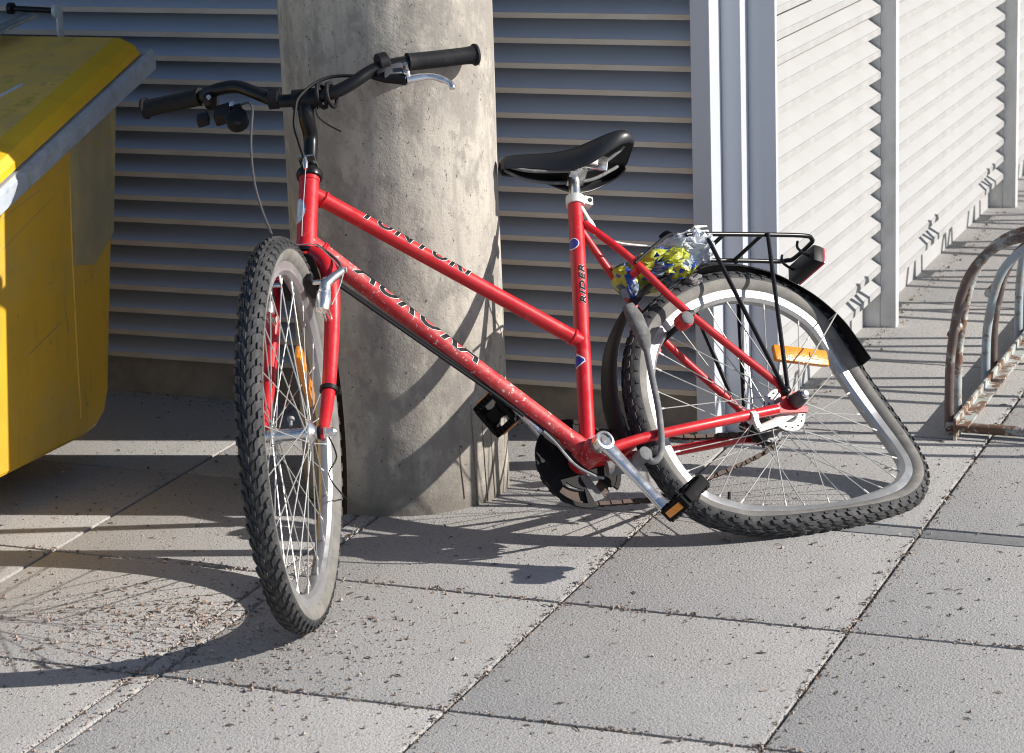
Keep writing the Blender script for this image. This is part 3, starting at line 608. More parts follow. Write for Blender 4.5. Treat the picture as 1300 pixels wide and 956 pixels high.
# ---- wheels
def sweep(path, sec, closed_sec=False, seglist=None):
    """path: list of (C, O, Xax); sec: (radial, axial); returns MB"""
    n, m = len(path), len(sec); vs = []; fs = []
    for C, O, Xx in path:
        for rd, xx in sec: vs.append(C + O * rd + Xx * xx)
    for i in range(n):
        j = (i + 1) % n
        for k in range(m if closed_sec else m - 1):
            k2 = (k + 1) % m; fs.append((i * m + k, i * m + k2, j * m + k2, j * m + k))
    return vs, fs
TR = .0222
def build_wheel(path, cum, hubc, ax, nk, name_parent, flange, lean=None):
    """path: tyre centre curve frames (closed)"""
    rimsec = [(-.0165, .0128), (-.0195, .0132), (-.0330, .0118), (-.0395, .0060), (-.0405, 0), (-.0395, -.0060), (-.0330, -.0118), (-.0195, -.0132), (-.0165, -.0128), (-.0215, -.0105), (-.026, 0), (-.0215, .0105)]
    vs, fs = sweep(path, rimsec, True); b = MB(); b.add(vs, fs)
    wheel = b.build('wheel', M['rim'], name_parent, ang=35)
    angs = [-146 + 292 * i / 24 for i in range(25)]
    sec = [(TR * math.cos(R(a)) * 1.0, TR * math.sin(R(a)) * .98) for a in angs]
    vs, fs = sweep(path, sec); b = MB(); b.add(vs, fs)
    m = len(sec) - 1; b.mi = [0 if 5 <= (i % m) < 19 else 1 for i in range(len(fs))]
    b.build('tyre', [M['tyre'], M['wall']], wheel, ang=60)
    # tread blocks
    n = len(path)
    def at(u):
        u = u % n; i = int(u); t = u - i; j = (i + 1) % n
        return path[i][0].lerp(path[j][0], t), path[i][1].lerp(path[j][1], t), path[i][2].lerp(path[j][2], t)
    def spt(u, phi, hh):
        C, O, Xx = at(u); a = R(phi); return C + (O * math.cos(a) + Xx * math.sin(a)) * (TR + hh)
    b = MB(); st = n / nk
    for k in range(nk):
        u0 = k * st
        for sgn in (1, -1):
            o = 0 if sgn > 0 else .5
            for (pa, pb, ua, ub, sk, hh) in ((3, 17, .08, .60, .34, .0026), (21, 36, .30, .86, .30, .0028), (41, 60, .05, .52, .20, .0034), (62, 76, .16, .46, .0, .0018)):
                q = []
                for hgt, ins in ((-.001, 0), (hh, .045)):
                    for (pp, uu) in ((pa + ins * 25, ua + ins), (pb - ins * 25, ua + sk + ins), (pb - ins * 25, ub + sk - ins), (pa + ins * 25, ub - ins)):
                        q.append(spt(u0 + (uu + o) * st, pp * sgn, hgt))
                b.add(q, [(4, 5, 6, 7), (0, 1, 5, 4), (1, 2, 6, 5), (2, 3, 7, 6), (3, 0, 4, 7)])
    t = b.build('tread', M['tyre'], wheel, smooth=False); t['kind'] = 'stuff'
    return wheel, at
spoke_me = MB().tube([(0, 0, 0), (0, 0, 1)], 1, 6).mesh('spoke', M['spoke'])
nip_me = MB().tube([(0, 0, 0), (0, 0, 1)], 1, 6).mesh('nipple', M['alloy'])
def rod(name, me, a, c, r, parent):
    d = c - a; q = d.to_track_quat('Z', 'Y').to_matrix().to_4x4(); m = Matrix.Translation(a) @ q @ Matrix.Diagonal((r, r, d.length, 1)); return link(name, me, parent, m)

# front wheel
NP = 144; fpath = []
for i in range(NP):
    a = 2 * math.pi * i / NP; O = FF * math.cos(a) - FH * math.sin(a); fpath.append((FA + O * (.327 - TR), O, FL))
fw, fat = build_wheel(fpath, None, FA, FL, 72, bike, .034)
FUP = -FH
for k in range(36):
    s = 1 if k % 2 else -1; side = k // 2
    ar = 2 * math.pi * (k + .5) / 36; cross = (1 if (side % 2) else -1) * R(62)
    O = FF * math.cos(ar) + FUP * math.sin(ar); Oh = FF * math.cos(ar + cross) + FUP * math.sin(ar + cross)
    a = FA + Oh * .0185 + FL * .030 * s; c = FA + O * .266 + FL * .003 * s
    rod('spoke', spoke_me, a, c, .0011, fw); rod('nipple', nip_me, c + (a - c).normalized() * .014, c, .0019, fw)
b = MB(); b.lathe(FA - FL * .046, FL, [(0, .011), (.006, .011), (.008, .0135), (.013, .0225), (.016, .0225), (.018, .012), (.030, .0105), (.062, .0105), (.074, .012), (.076, .0225), (.079, .0225), (.084, .0135), (.086, .011), (.092, .011)], 28)
b.build('hub', M['chrome'], fw)
b = MB(); b.lathe(FA + FL * .041, FL, [(0, .010), (.004, .0115), (.008, .0115), (.009, .008)], 18); b.build('hub_seal', M['plastic'], fw)
for s in (1, -1): b = MB(); b.lathe(FA + FL * .0545 * s, FL * s, [(0, .0105), (.003, .0105), (.003, .0085), (.010, .0085)], 6); b.lathe(FA + FL * .0645 * s, FL * s, [(0, .0075), (.007, .0075), (.011, .004)], 16); b.build('axle_nut', M['chrome'], fw)
b = MB(); b.lathe(FA + FF * .012 + FUP * .010 - FL * .0, FUP, [(0, .003), (.010, .003), (.010, .0062), (.015, .0062), (.017, .004)], 14); b.build('oil_cap', M['steel'], fw)
def spoke_reflector(c, t, o, ax, ln, wd, parent):
    b = MB(); b.box(c, (t, o, ax), (ln, wd, .012), bev=.005); r = b.build('wheel_reflector', M['amber'], parent, ang=50)
    b = MB(); b.box(c + ax * .0065 + t * ln * .22, (t, o, ax), (.020, .014, .003), bev=.001); b.build('reflector_clip', M['amber'], r)
    return r
ar = R(138); O = FF * math.cos(ar) + FUP * math.sin(ar); Tn = FF * -math.sin(ar) + FUP * math.cos(ar)
rq = [V(*p) for p in [(0.5392,0.0478,0.2222),(0.4829,-0.0506,0.1712)]]
tv = (rq[1] - rq[0]).normalized(); spoke_reflector((rq[0] + rq[1]) / 2, tv, tv.cross(FL), FL, (rq[1] - rq[0]).length, .030, fw)
b = MB(); O = FF * math.cos(R(-72)) + FUP * math.sin(R(-72)); b.tube([FA + O * .262, FA + O * .228], [.004, .003], 10); b.build('valve', M['cable'], fw)

# rear wheel: buckled rim curve
rim = spline([V(*p) for p in [(-0.4556,0.0,0.2991),(-0.5427,-0.005,0.2829),(-0.6168,-0.015,0.2386),(-0.6571,-0.03,0.1797),(-0.6824,-0.035,0.1028),(-0.706,-0.03,0.0215),(-0.7104,-0.01,-0.0493),(-0.6939,0.015,-0.0996),(-0.66,0.035,-0.1352),(-0.6111,0.045,-0.1609),(-0.5393,0.045,-0.1743),(-0.4633,0.039999999999999994,-0.1784),(-0.3743,0.030000000000000002,-0.1722),(-0.2966,0.015,-0.1555),(-0.2571,0.009999999999999998,-0.1412),(-0.2131,0.0,-0.1117),(-0.1777,0.0,-0.0626),(-0.1612,0.0,-0.0059),(-0.1598,0.0,0.0626),(-0.1739,0.0,0.1305),(-0.2085,0.0,0.1962),(-0.2604,0.0,0.2454),(-0.3224,0.0,0.2766),(-0.3918,0.0,0.296)]], 6, True); n = len(rim); rpath = []
cen = V(-.43, 0, .06)
for i in range(n):
    t = (rim[(i + 1) % n] - rim[i - 1]).normalized(); 
    Xx = (Y - t * Y.dot(t)).normalized(); O = t.cross(Xx).normalized()
    if O.dot(rim[i] - cen) < 0: O = -O
    rpath.append([rim[i], O, Xx])
for _ in range(3):
    rpath = [[rpath[i][0], (rpath[i - 1][1] + rpath[i][1] * 2 + rpath[(i + 1) % n][1]).normalized(), rpath[i][2]] for i in range(n)]
def twist(fr):
    C, O, Xx = fr; a = math.degrees(math.atan2(C.z - HUB.z, C.x - HUB.x)); w = max(0, 1 - abs(math.remainder(a + 92, 360)) / 75); w = w * w * (3 - 2 * w)
    t = R(34) * w; return [C, O * math.cos(t) + Xx * math.sin(t), Xx * math.cos(t) - O * math.sin(t)]
rpath = [twist(f) for f in rpath]
# the traced line is the left bead: shift outwards to the tyre centre
rpath = [(C + O * .020, O, Xx) for C, O, Xx in rpath]
# even steps along the curve
def resample(path, m):
    n = len(path); L = [0]
    for i in range(n): L.append(L[-1] + (path[(i + 1) % n][0] - path[i][0]).length)
    out = []; i = 0
    for k in range(m):
        s = L[-1] * k / m
        while L[i + 1] < s: i += 1
        t = (s - L[i]) / (L[i + 1] - L[i]); a, c = path[i], path[(i + 1) % n]
        out.append((a[0].lerp(c[0], t), a[1].lerp(c[1], t).normalized(), a[2].lerp(c[2], t).normalized()))
    return out
rpath = resample(rpath, 144)
rw, rat = build_wheel(rpath, None, HUB, Y, 72, bike, .04)
HUP = Z
# parameter of the rim curve nearest to each spoke angle
def rim_at(ang):
    best = min(range(144), key=lambda i: abs(math.remainder(math.atan2(rpath[i][0].z - HUB.z, rpath[i][0].x - HUB.x) - ang, 2 * math.pi)))
    return rpath[best]
for k in range(36):
    s = 1 if k % 2 else -1; side = k // 2
    u = 144 * (k + .3) / 36; C, O, Xx = rat(u); c = C - O * .039 + Xx * .003 * s
    ang = math.atan2(c.z - HUB.z, c.x - HUB.x) + (1 if side % 2 else -1) * R(58)
    a = HUB + V(math.cos(ang), 0, math.sin(ang)) * (.036 if s > 0 else .030) + Y * .030 * s
    rod('spoke', spoke_me, a, c, .0011, rw); rod('nipple', nip_me, c + (a - c).normalized() * .014, c, .0019, rw)
b = MB(); b.lathe(HUB - Y * .034, Y, [(0, .034), (.004, .036), (.006, .028), (.012, .026), (.052, .026), (.056, .030), (.060, .042), (.064, .042), (.066, .030)], 36); b.build('hub', M['hubdark'], rw)
b = MB(); b.lathe(HUB + Y * .032, Y, [(0, .043), (.002, .0445), (.004, .043), (.0045, .030), (.0045, .027)], 40)
for k in range(16):
    a = 2 * math.pi * k / 16; b.lathe(HUB + Y * .0362 + V(math.cos(a), 0, math.sin(a)) * .0375, Y, [(0, .0022), (.0014, .0022)], 8, mi=1)
b.build('hub_flange', [M['alloy'], M['leafdebris']], rw)
b = MB(); b.lathe(HUB + Y * .037, Y, [(0, .027), (.006, .025), (.011, .018), (.015, .016)], 28); b.build('hub_cap', M['steel'], rw)
b = MB(); b.lathe(HUB - Y * .048, Y, [(0, .036), (.003, .036)], 36)
for k in range(20):
    a = 2 * math.pi * k / 20; b.box(HUB - Y * .0465 + V(math.cos(a), 0, math.sin(a)) * .0375, (V(math.cos(a), 0, math.sin(a)), V(-math.sin(a), 0, math.cos(a)), Y), (.006, .005, .003))
b.build('sprocket', M['rust'], rw)
b = MB(); b.tube([HUB - Y * .09, HUB + Y * .075], .005, 12); b.lathe(HUB + Y * .068, Y, [(0, .0105), (.010, .0105)], 6); b.build('axle', M['steel'], rw)
b = MB(); b.lathe(HUB + Y * .070 , Y, [(0, .014), (.003, .0155), (.022, .0125), (.030, .0100)], 20); b.build('axle_cover', M['hubdark'], rw)
b = MB(); b.lathe(HUB + Y * .0985, Y, [(0, .008), (.005, .008), (.008, .005)], 16); b.build('axle_cap', M['chrome'], rw)
rq = [V(*p) for p in [(-0.4895,0.004,0.1668),(-0.6118,0.004,0.1442)]]
tv = (rq[1] - rq[0]).normalized(); spoke_reflector((rq[0] + rq[1]) / 2, tv, tv.cross(Y), Y, (rq[1] - rq[0]).length, .034, rw)
C, O, Xx = rat(144 * .55); b = MB(); q = [V(*p) for p in [(-0.2618,0.0,-0.1302),(-0.2754,-0.0,-0.1017)]]; b.tube(q, [.0035, .003], 10); b.build('valve', M['cable'], rw)
# coaster brake arm
b = MB(); q = [V(*p) for p in [(-0.449,0.048,0.0102),(-0.3934,0.052,0.005),(-0.3431,0.056,-0.0069)]]
b.tube([HUB + Y * .052, q[0] * .4 + HUB * .6 + Y * .03, q[1], q[2]], [.013, .012, .0095, .0075], 12, flat=.45); b.build('brake_arm', M['alloy'], bike)
b = MB(); p = V(*(-0.3354,0.062,0.0149)); d = V(-.37, .005, .025).normalized(); b.lathe(p - d * .006, d, [(0, .0098), (0, .0125), (.012, .0125), (.012, .0098)], 18); b.box(p + V(.0, .006, -.016), (d, Y, d.cross(Y)), (.012, .008, .018), bev=.002); b.build('brake_arm_clip', M['alloy'], bike)

# ---- mudguards
def guard(ptsl, ax, w, name, parent, crown=.010, out=None, n=7):
    """ptsl: centre points along the guard with outward vectors"""
    vs = []; fs = []; m = 2 * n
    for p, o in ptsl:
        for th in (0, -.0015):
            for k in (range(n) if th == 0 else reversed(range(n))):
                t = -1 + 2 * k / (n - 1); vs.append(p + ax * (w * t) + o * (crown * (1 - t * t * t * t) + th))
    for i in range(len(ptsl) - 1):
        for k in range(m):
            k2 = (k + 1) % m; fs.append((i * m + k, i * m + k2, (i + 1) * m + k2, (i + 1) * m + k))
    fs += [tuple(range(m)), tuple((len(ptsl) - 1) * m + k for k in reversed(range(m)))]
    b = MB(); b.add(vs, fs); return b.build(name, M['plastic'], parent, ang=50)
near = spline([HUB + V(math.cos(R(a)), 0, math.sin(R(a))) * r + Y * y for a, r, y in ((-4, .337, -.004), (12, .339, -.004), (30, .340, -.004), (46, .340, .004), (58, .337, .016), (67, .331, .025))] + [V(*p) for p in [(-0.3578,0.027,0.3425),(-0.4005,0.027,0.3505),(-0.4431,0.027,0.3483),(-0.4828,0.027,0.3427),(-0.5444,0.027,0.3239),(-0.6,0.027,0.2895),(-0.6356,0.027,0.2579),(-0.6679,0.027,0.2143),(-0.6859,0.027,0.1699),(-0.6995,0.027,0.1294)]], 4)
pl = []
for i, p in enumerate(near):
    t = (near[min(i + 1, len(near) - 1)] - near[max(i - 1, 0)]).normalized(); o = Y.cross(t); o = o if o.dot(p - HUB) > 0 else -o
    pl.append((p - Y * .027, o))
mg = guard(pl, Y, .027, 'mudguard', bike, .010)
b = MB(); q = [V(*p) for p in [(-0.4238,0.072,0.043),(-0.6555,0.028,0.2284)]]; b.tube([q[0], q[1], q[1] - Y * .055], .0016, 8); b.build('mudguard_stay', M['spoke'], mg)
pl = []
for i in range(29):
    a = R(88 + (176 - 88) * i / 28); O = FF * math.cos(a) + FUP * math.sin(a); pl.append((FA + O * .341, O))
mf = guard(pl, FL, .025, 'mudguard', bike, .008)
for s in (1, -1):
    a = R(172); O = FF * math.cos(a) + FUP * math.sin(a)
    cable([FA + FL * .058 * s, FA + FL * .070 * s - FF * .03 + FH * .03, FA + FL * .052 * s - FF * .06 + FH * .05, FA + O * .335 + FL * .026 * s], .0014, 'cable', mf, 'mudguard_stay')

# ---- front brake
for s in (1, -1):
    l = lambda x: x * s
    b = MB(); p0 = fk(.012, -.232, l(.046)); b.lathe(fk(-.036, -.235, l(.049)), FF, [(0, .007), (.030, .007), (.048, .0085), (.060, .0085), (.062, .005)], 16)
    b.tube([fk(.018, -.226, l(.047)), fk(.018, -.240, l(.048)), fk(.018, -.262, l(.049)), fk(.017, -.279, l(.051)), fk(.014, -.291, l(.060)), fk(.010, -.309, l(.078))], [.0120, .0135, .0125, .0095, .0080, .0070], 14, flat=.85)
    b.tube([fk(.014, -.286, l(.056)), fk(.014, -.286, l(.024))], .0045, 10); b.lathe(fk(.024, -.262, l(.049)), FF, [(0, .006), (.005, .006), (.006, .004)], 12)
    br = b.build('brake_caliper', M['chrome'], bike)
    b = MB(); b.box(fk(-.0, -.288, l(.0225)), (FF, FL, FH), (.062, .012, .015), bev=.004); b.build('brake_pad', M['plastic'], br)
    b = MB(); b.lathe(fk(.014, -.286, l(.046)), FL * s, [(0, .0075), (.006, .0085), (.012, .0075)], 14); b.build('pad_bolt', M['steel'], br)
    b = MB(); b.lathe(fk(.010, -.309, l(.079)) - FL * .006, FL, [(0, .005), (.012, .005)], 10); b.build('wire_bolt', M['steel'], br)
cable([fk(.006, -.309, -.078), fk(-.012, -.375, -.03), fk(-.015, -.385, 0), fk(-.012, -.375, .03), fk(.006, -.309, .078)], .0010, 'spoke', fork, 'brake_wire')
cable([fk(.010, -.305, .080), fk(.006, -.275, .072), fk(.004, -.245, .060)], .0009, 'spoke', fork, 'brake_wire')

# ---- seat post, clamp, saddle
b = MB(); SD = ST.normalized(); b.tube([ST - SD * .04, ST + SD * .075], .0112, 20); b.build('seat_post', M['chrome'], bike)
b = MB(); b.lathe(ST - SD * .004, SD, [(-.004, .0165), (-.004, .0178), (.014, .0178), (.014, .012)], 24)
b.box(ST + SD * .005 - UPF * .024, (UPF, Y, SD), (.018, .022, .018), bev=.002); sc = b.build('seat_clamp', M['alloy'], bike)
b = MB(); b.lathe(ST + SD * .005 - UPF * .026 + Y * .009, Y, [(0, .0045), (.004, .0045)], 10); b.build('clamp_bolt', M['plastic'], sc)
# saddle shell: rows along x (nose forward), section as a draped arc with skirt
rows = [(-.034, .0135, .602, .028, .0), (-.044, .0185, .607, .034, .0), (-.068, .021, .610, .038, .0), (-.105, .0255, .609, .042, .0), (-.142, .034, .606, .050, .0), (-.174, .047, .605, .058, .0), (-.206, .064, .610, .060, .004), (-.238, .078, .619, .054, .008), (-.266, .084, .627, .046, .010), (-.288, .080, .630, .038, .010), (-.303, .066, .627, .028, .007), (-.310, .045, .621, .018, .003)]
NS = 21; vs = []; fs = []
for (x, w, zt, dp, dip) in rows:
    for k in range(NS):
        t = -1 + 2 * k / (NS - 1); a = abs(t)
        if a < .72:
            q = a / .72; yy = w * q * .97; zz = zt - .010 * q ** 3 - dip * math.exp(-(q / .35) ** 2)
        else:
            q = (a - .72) / .28; yy = w * (.97 + .06 * math.sin(q * 2.2) - .16 * q * q); zz = zt - .010 - (dp - .010) * q
        vs.append(V(x, yy * (1 if t >= 0 else -1), zz))
nr = len(rows)
for i in range(nr - 1):
    for k in range(NS - 1): fs.append((i * NS + k, i * NS + k + 1, (i + 1) * NS + k + 1, (i + 1) * NS + k))
fs.append(tuple(range(NS))); 
b = MB(); b.add(vs, fs); sad = b.build('saddle', M['saddle'], bike, ang=75)
PV = V(-.19, 0, .575); sad.matrix_local = Matrix.Translation(PV + V(.002, 0, .006)) @ Matrix.Rotation(R(-19), 4, SD) @ Matrix.Rotation(R(-12), 4, 'Y') @ Matrix.Diagonal((.94, .95, .95, 1)) @ Matrix.Translation(-PV)
sm = sad.modifiers.new('thickness', 'SOLIDIFY'); sm.thickness = .006; sm.offset = -1
sm = sad.modifiers.new('subdivision', 'SUBSURF'); sm.levels = 1; sm.render_levels = 2
b = MB(); b.add([V(x, s * w * .80, zt - dp * .55) for x, w, zt, dp, dip in rows for s in (-1, 1)], [(2 * i, 2 * i + 1, 2 * i + 3, 2 * i + 2) for i in range(nr - 1)]); b.build('saddle_base', M['plastic'], sad)
b = MB()
for s in (1, -1):
    b.tube(spline([V(-.045, .008 * s, .585), V(-.09, .016 * s, .566), V(-.15, .021 * s, .560), V(-.22, .021 * s, .564), (V(-.270, .030 * s, .592)), V(-.288, .036 * s, .606)], 5), .0036, 10)
b.build('saddle_rail', M['stand'], sad)
b = MB(); b.box(V(-.190, 0, .563), (X, Y, Z), (.036, .056, .016), bev=.003); b.box(V(-.222, .030, .574), (V(1, 0, .25), Y, V(-.25, 0, 1)), (.058, .006, .034), bev=.003)
b.lathe(V(-.190, -.036, .563), Y, [(0, .007), (.072, .007), (.072, .009), (.080, .009)], 14); b.build('saddle_clamp', M['chrome'], sad)
b = MB(); b.box(V(-.216, .0345, .577), (V(1, 0, .25), Y, V(-.25, 0, 1)), (.030, .005, .022), bev=.003); b.lathe(V(-.216, .036, .577), Y, [(0, .0085), (.004, .0085), (.005, .006)], 16); b.build('clamp_plate', M['alloy'], sad)

# ---- luggage rack
zr0, zr1 = .405, .3895
b = MB()
b.tube(spline([V(-.345, .052, .404), V(-.386, .052, .404), V(-.55, .052, .395), V(-.630, .052, .389), V(-.650, .044, .386), V(-.657, .03, .383), V(-.657, -.03, .383), V(-.650, -.044, .386), V(-.630, -.052, .389), V(-.55, -.052, .395), V(-.386, -.052, .404), V(-.345, -.052, .404)], 4), .0046, 12)
for x in (-.435, -.525):
    z = .404 - (-x - .386) * .061; b.tube([V(x, .052, z), V(x - .0, -.052, z)], .004, 10)
lr = b.build('luggage_rack', M['black'], bike)
b = MB()
for s in (1, -1):
    foot = V(-.424, .073 * s, .056)
    b.tube([V(-.3865, .058 * s, .404), foot], .0042, 10); b.tube([V(-.535, .058 * s, .395), foot + V(-.004, .002 * s, .0)], .0042, 10)
    b.lathe(foot + V(0, -.006 * s, 0), Y * s, [(0, .0075), (.014, .0075), (.016, .005)], 12)
b.build('rack_strut', M['black'], lr)
b = MB(); q = V(*(-0.3972,0.03,0.4264)); b.box(q, (X, Y, Z), (.030, .022, .004)); b.box(q - Z * .010, (X, Y, Z), (.030, .022, .004)); b.tube([q - Z * .012, q + Z * .004], .005, 10); b.build('rack_clamp', M['chrome'], lr)
b = MB(); q = [V(*p) for p in [(-0.1628,0.012,0.4962),(-0.17,0.014,0.4607),(-0.1722,0.015,0.4347),(-0.1721,0.015,0.4296),(-0.2192,0.02,0.4094),(-0.292,0.02,0.3991)]]
b.tube(spline(q[:4], 4), [.004] * 4 + [.0065] * 6 + [.004] * 3, 10, flat=.4); b.tube(spline(q[3:], 4), .0019, 8); b.build('rack_stay', M['alloy'], lr)
# tail reflector hung under the rack end
tq = V(-.652, 0, .352); ou = V(-.93, 0, -.36).normalized(); up = V(-.36, 0, .93)
b = MB(); b.box(tq, (ou, Y, up), (.024, .094, .038), bev=.006); tr = b.build('tail_reflector', M['plastic'], bike, ang=40)
b = MB(); b.box(tq + ou * .0135, (ou, Y, up), (.005, .090, .036), bev=.002); b.build('lens', M['redlens'], tr)
b = MB()
for s in (1, -1): b.tube(spline([V(-.628, .028 * s, .390), V(-.622, .028 * s, .376), V(-.634, .028 * s, .362), tq + Y * .028 * s], 4), .0028, 8)
b.build('bracket', M['black'], tr)

# ---- drivetrain
RC = V(0, -.047, 0)
def disc(c, ax, r0, r1, th, seg=48, m='plastic', name='disc', parent=None):
    b = MB(); b.lathe(c, ax, [(-th / 2, r0), (-th / 2, r1), (th / 2, r1), (th / 2, r0)], seg, closed=True); return b.build(name, M[m], parent, ang=30)
b = MB(); b.lathe(RC + Y * .0065, Y, [(0, .016), (0, .022), (.004, .022), (.004, .016)], 32, closed=True); crank = b.build('chain_guard', M['guard'], bike, ang=30)
b = MB(); c = RC + Y * .0085
def sector(a0, a1, r0, r1, n=24):
    q = [c + V(math.cos(R(a0 + (a1 - a0) * k / n)), 0, math.sin(R(a0 + (a1 - a0) * k / n))) * r1 for k in range(n + 1)]
    q += [c + V(math.cos(R(a1 + (a0 - a1) * k / n)), 0, math.sin(R(a1 + (a0 - a1) * k / n))) * r0 for k in range(n + 1)]
    return q
def ringsec(a0, a1, r0, r1, th=.003, n=24):
    q = sector(a0, a1, r0, r1, n); m = n + 1
    for k in range(n): b.prism([q[k], q[k + 1], q[2 * m - 2 - k], q[2 * m - 1 - k]], Y * th)
ringsec(-95, 222, .016, .050, n=40); ringsec(-40, 222, .0498, .0787, n=36); ringsec(-95, -84, .0498, .0787, n=4); ringsec(-96, 222, .0788, .0870, .0045, 64)
guard_plate = b.build('spider', M['guard'], crank, ang=30)
b = MB(); c = RC + Y * .0116; a = R(-103); rd = V(math.cos(a), 0, math.sin(a)); tn = V(-math.sin(a), 0, math.cos(a)); c = RC + Y * .0108
b.prism([c + rd * .022 - tn * .004, c + rd * .076 - tn * .013, c + rd * .076 + tn * .011, c + rd * .022 + tn * .012], Y * .0014); b.build('guard_mark', M['greyplastic'], crank)
b = MB(); b.lathe(RC, Y, [(-.0012, .050), (-.0012, .072), (.0012, .072), (.0012, .050)], 64, closed=True)
for k in range(38):
    a = 2 * math.pi * k / 38; rd = V(math.cos(a), 0, math.sin(a)); tn = V(-math.sin(a), 0, math.cos(a)); b.prism([RC + rd * .071 - tn * .0035 - Y * .001, RC + rd * .0775 - tn * .0012 - Y * .001, RC + rd * .0775 + tn * .0012 - Y * .001, RC + rd * .071 + tn * .0035 - Y * .001], Y * .002)
b.build('chainring', M['rust'], crank)
# chain: links along ring - slack lower run - sprocket - upper run
yc = -.047
low = [V(*p) for p in [(-0.0249,-0.047,-0.0775),(-0.0898,-0.047,-0.0797),(-0.1519,-0.047,-0.0784),(-0.2894,-0.047,-0.0496),(-0.3712,-0.047,-0.0302),(-0.436,-0.047,-0.0103)]]
ringp = [RC + V(math.cos(R(a)), 0, math.sin(R(a))) * .0755 for a in range(75, -106, -12)]
ringp = [RC + V(math.cos(R(a)), 0, math.sin(R(a))) * .0755 for a in range(112, -100, -12)]
upr = [V(*p) for p in [(-0.415,-0.047,0.0296),(-0.3402,-0.047,0.0298),(-0.2768,-0.047,0.0323),(-0.2081,-0.047,0.0419)]]
sprp = [HUB + V(math.cos(R(a)), 0, math.sin(R(a))) * .0385 + Y * (yc - 0.) for a in range(-110, -250, -22)]
loop = spline([V(p.x, yc, p.z) for p in ringp + low + sprp + upr], 4, True)
Ls = [0]
for i in range(len(loop)): Ls.append(Ls[-1] + (loop[(i + 1) % len(loop)] - loop[i]).length)
nl = int(Ls[-1] / .0127); b = MB(); i = 0; prevp = None; chp = []
for k in range(nl + 1):
    s = Ls[-1] * (k % nl) / nl; i = max(j for j in range(len(loop)) if Ls[j] <= s); t = (s - Ls[i]) / max(1e-6, Ls[i + 1] - Ls[i]); chp.append(loop[i].lerp(loop[(i + 1) % len(loop)], t))
for k in range(nl):
    a, c = chp[k], chp[k + 1]; d = (c - a).normalized(); u = d.cross(Y); w = .0046 if k % 2 else .0026
    for s in (1, -1): b.box((a + c) / 2 + Y * w * s, (d, Y, u), (.0158, .0012, .0078 if k % 2 else .0066), bev=0)
    b.lathe(a - Y * .003, Y, [(0, .0038), (.006, .0038)], 8)
b.build('chain', M['rust'], bike, ang=30)
# cranks and pedals
CD = V(*(-0.0707,0.08,-0.1489)) - V(*(-0.0052,0.066,0.0032)); CD.y = .012; CD = CD.normalized(); CL = .168
pA = V(0, .052, 0)
def crank_arm(p, d, sy, m):
    b = MB(); t = d.cross(Y).normalized(); 
    pts = [p, p + d * .022 + Y * .003 * sy, p + d * .09 + Y * .010 * sy, p + d * CL + Y * .018 * sy]
    ws = [(.0165, .010), (.0125, .0085), (.0095, .0065), (.0125, .0065)]
    vs = []; fs = []; q = 12
    sp = spline(pts, 5); kk = len(sp)
    for i, c in enumerate(sp):
        f = i / (kk - 1) * 3; i0 = min(int(f), 2); tt = f - i0; w = ws[i0][0] * (1 - tt) + ws[i0 + 1][0] * tt; hh = ws[i0][1] * (1 - tt) + ws[i0 + 1][1] * tt
        for k in range(q):
            a = 2 * math.pi * k / q; cx, sx = math.cos(a), math.sin(a); e = lambda v: math.copysign(abs(v) ** .55, v)
            vs.append(c + t * w * e(cx) + Y * hh * e(sx))
    for i in range(kk - 1):
        for k in range(q): k2 = (k + 1) % q; fs.append((i * q + k, i * q + k2, (i + 1) * q + k2, (i + 1) * q + k))
    fs += [tuple(range(q)), tuple((kk - 1) * q + k for k in reversed(range(q)))]
    b.add(vs, fs); b.lathe(p - Y * .016 * sy, Y * sy, [(0, .0165), (.024, .0185), (.028, .0172), (.0285, .0135), (.024, .0130), (.018, .0128)], 24); b.lathe(sp[-1] - Y * .009 * sy, Y * sy, [(0, .0135), (.016, .0135)], 20)
    o = b.build('crank_arm', M[m], bike, ang=42)
    b = MB(); b.lathe(p + Y * .0045 * sy, Y * sy, [(0, .0129), (.0035, .0129), (.0036, .0075), (.0055, .0070)], 20); b.build('dust_cap', M['greyplastic'], o); return sp[-1]
eL = crank_arm(pA, CD, 1, 'chrome'); CD2 = V(-CD.x, 0, -CD.z).normalized()
eR = crank_arm(V(0, -.058, 0), CD2, -1, 'chrome')
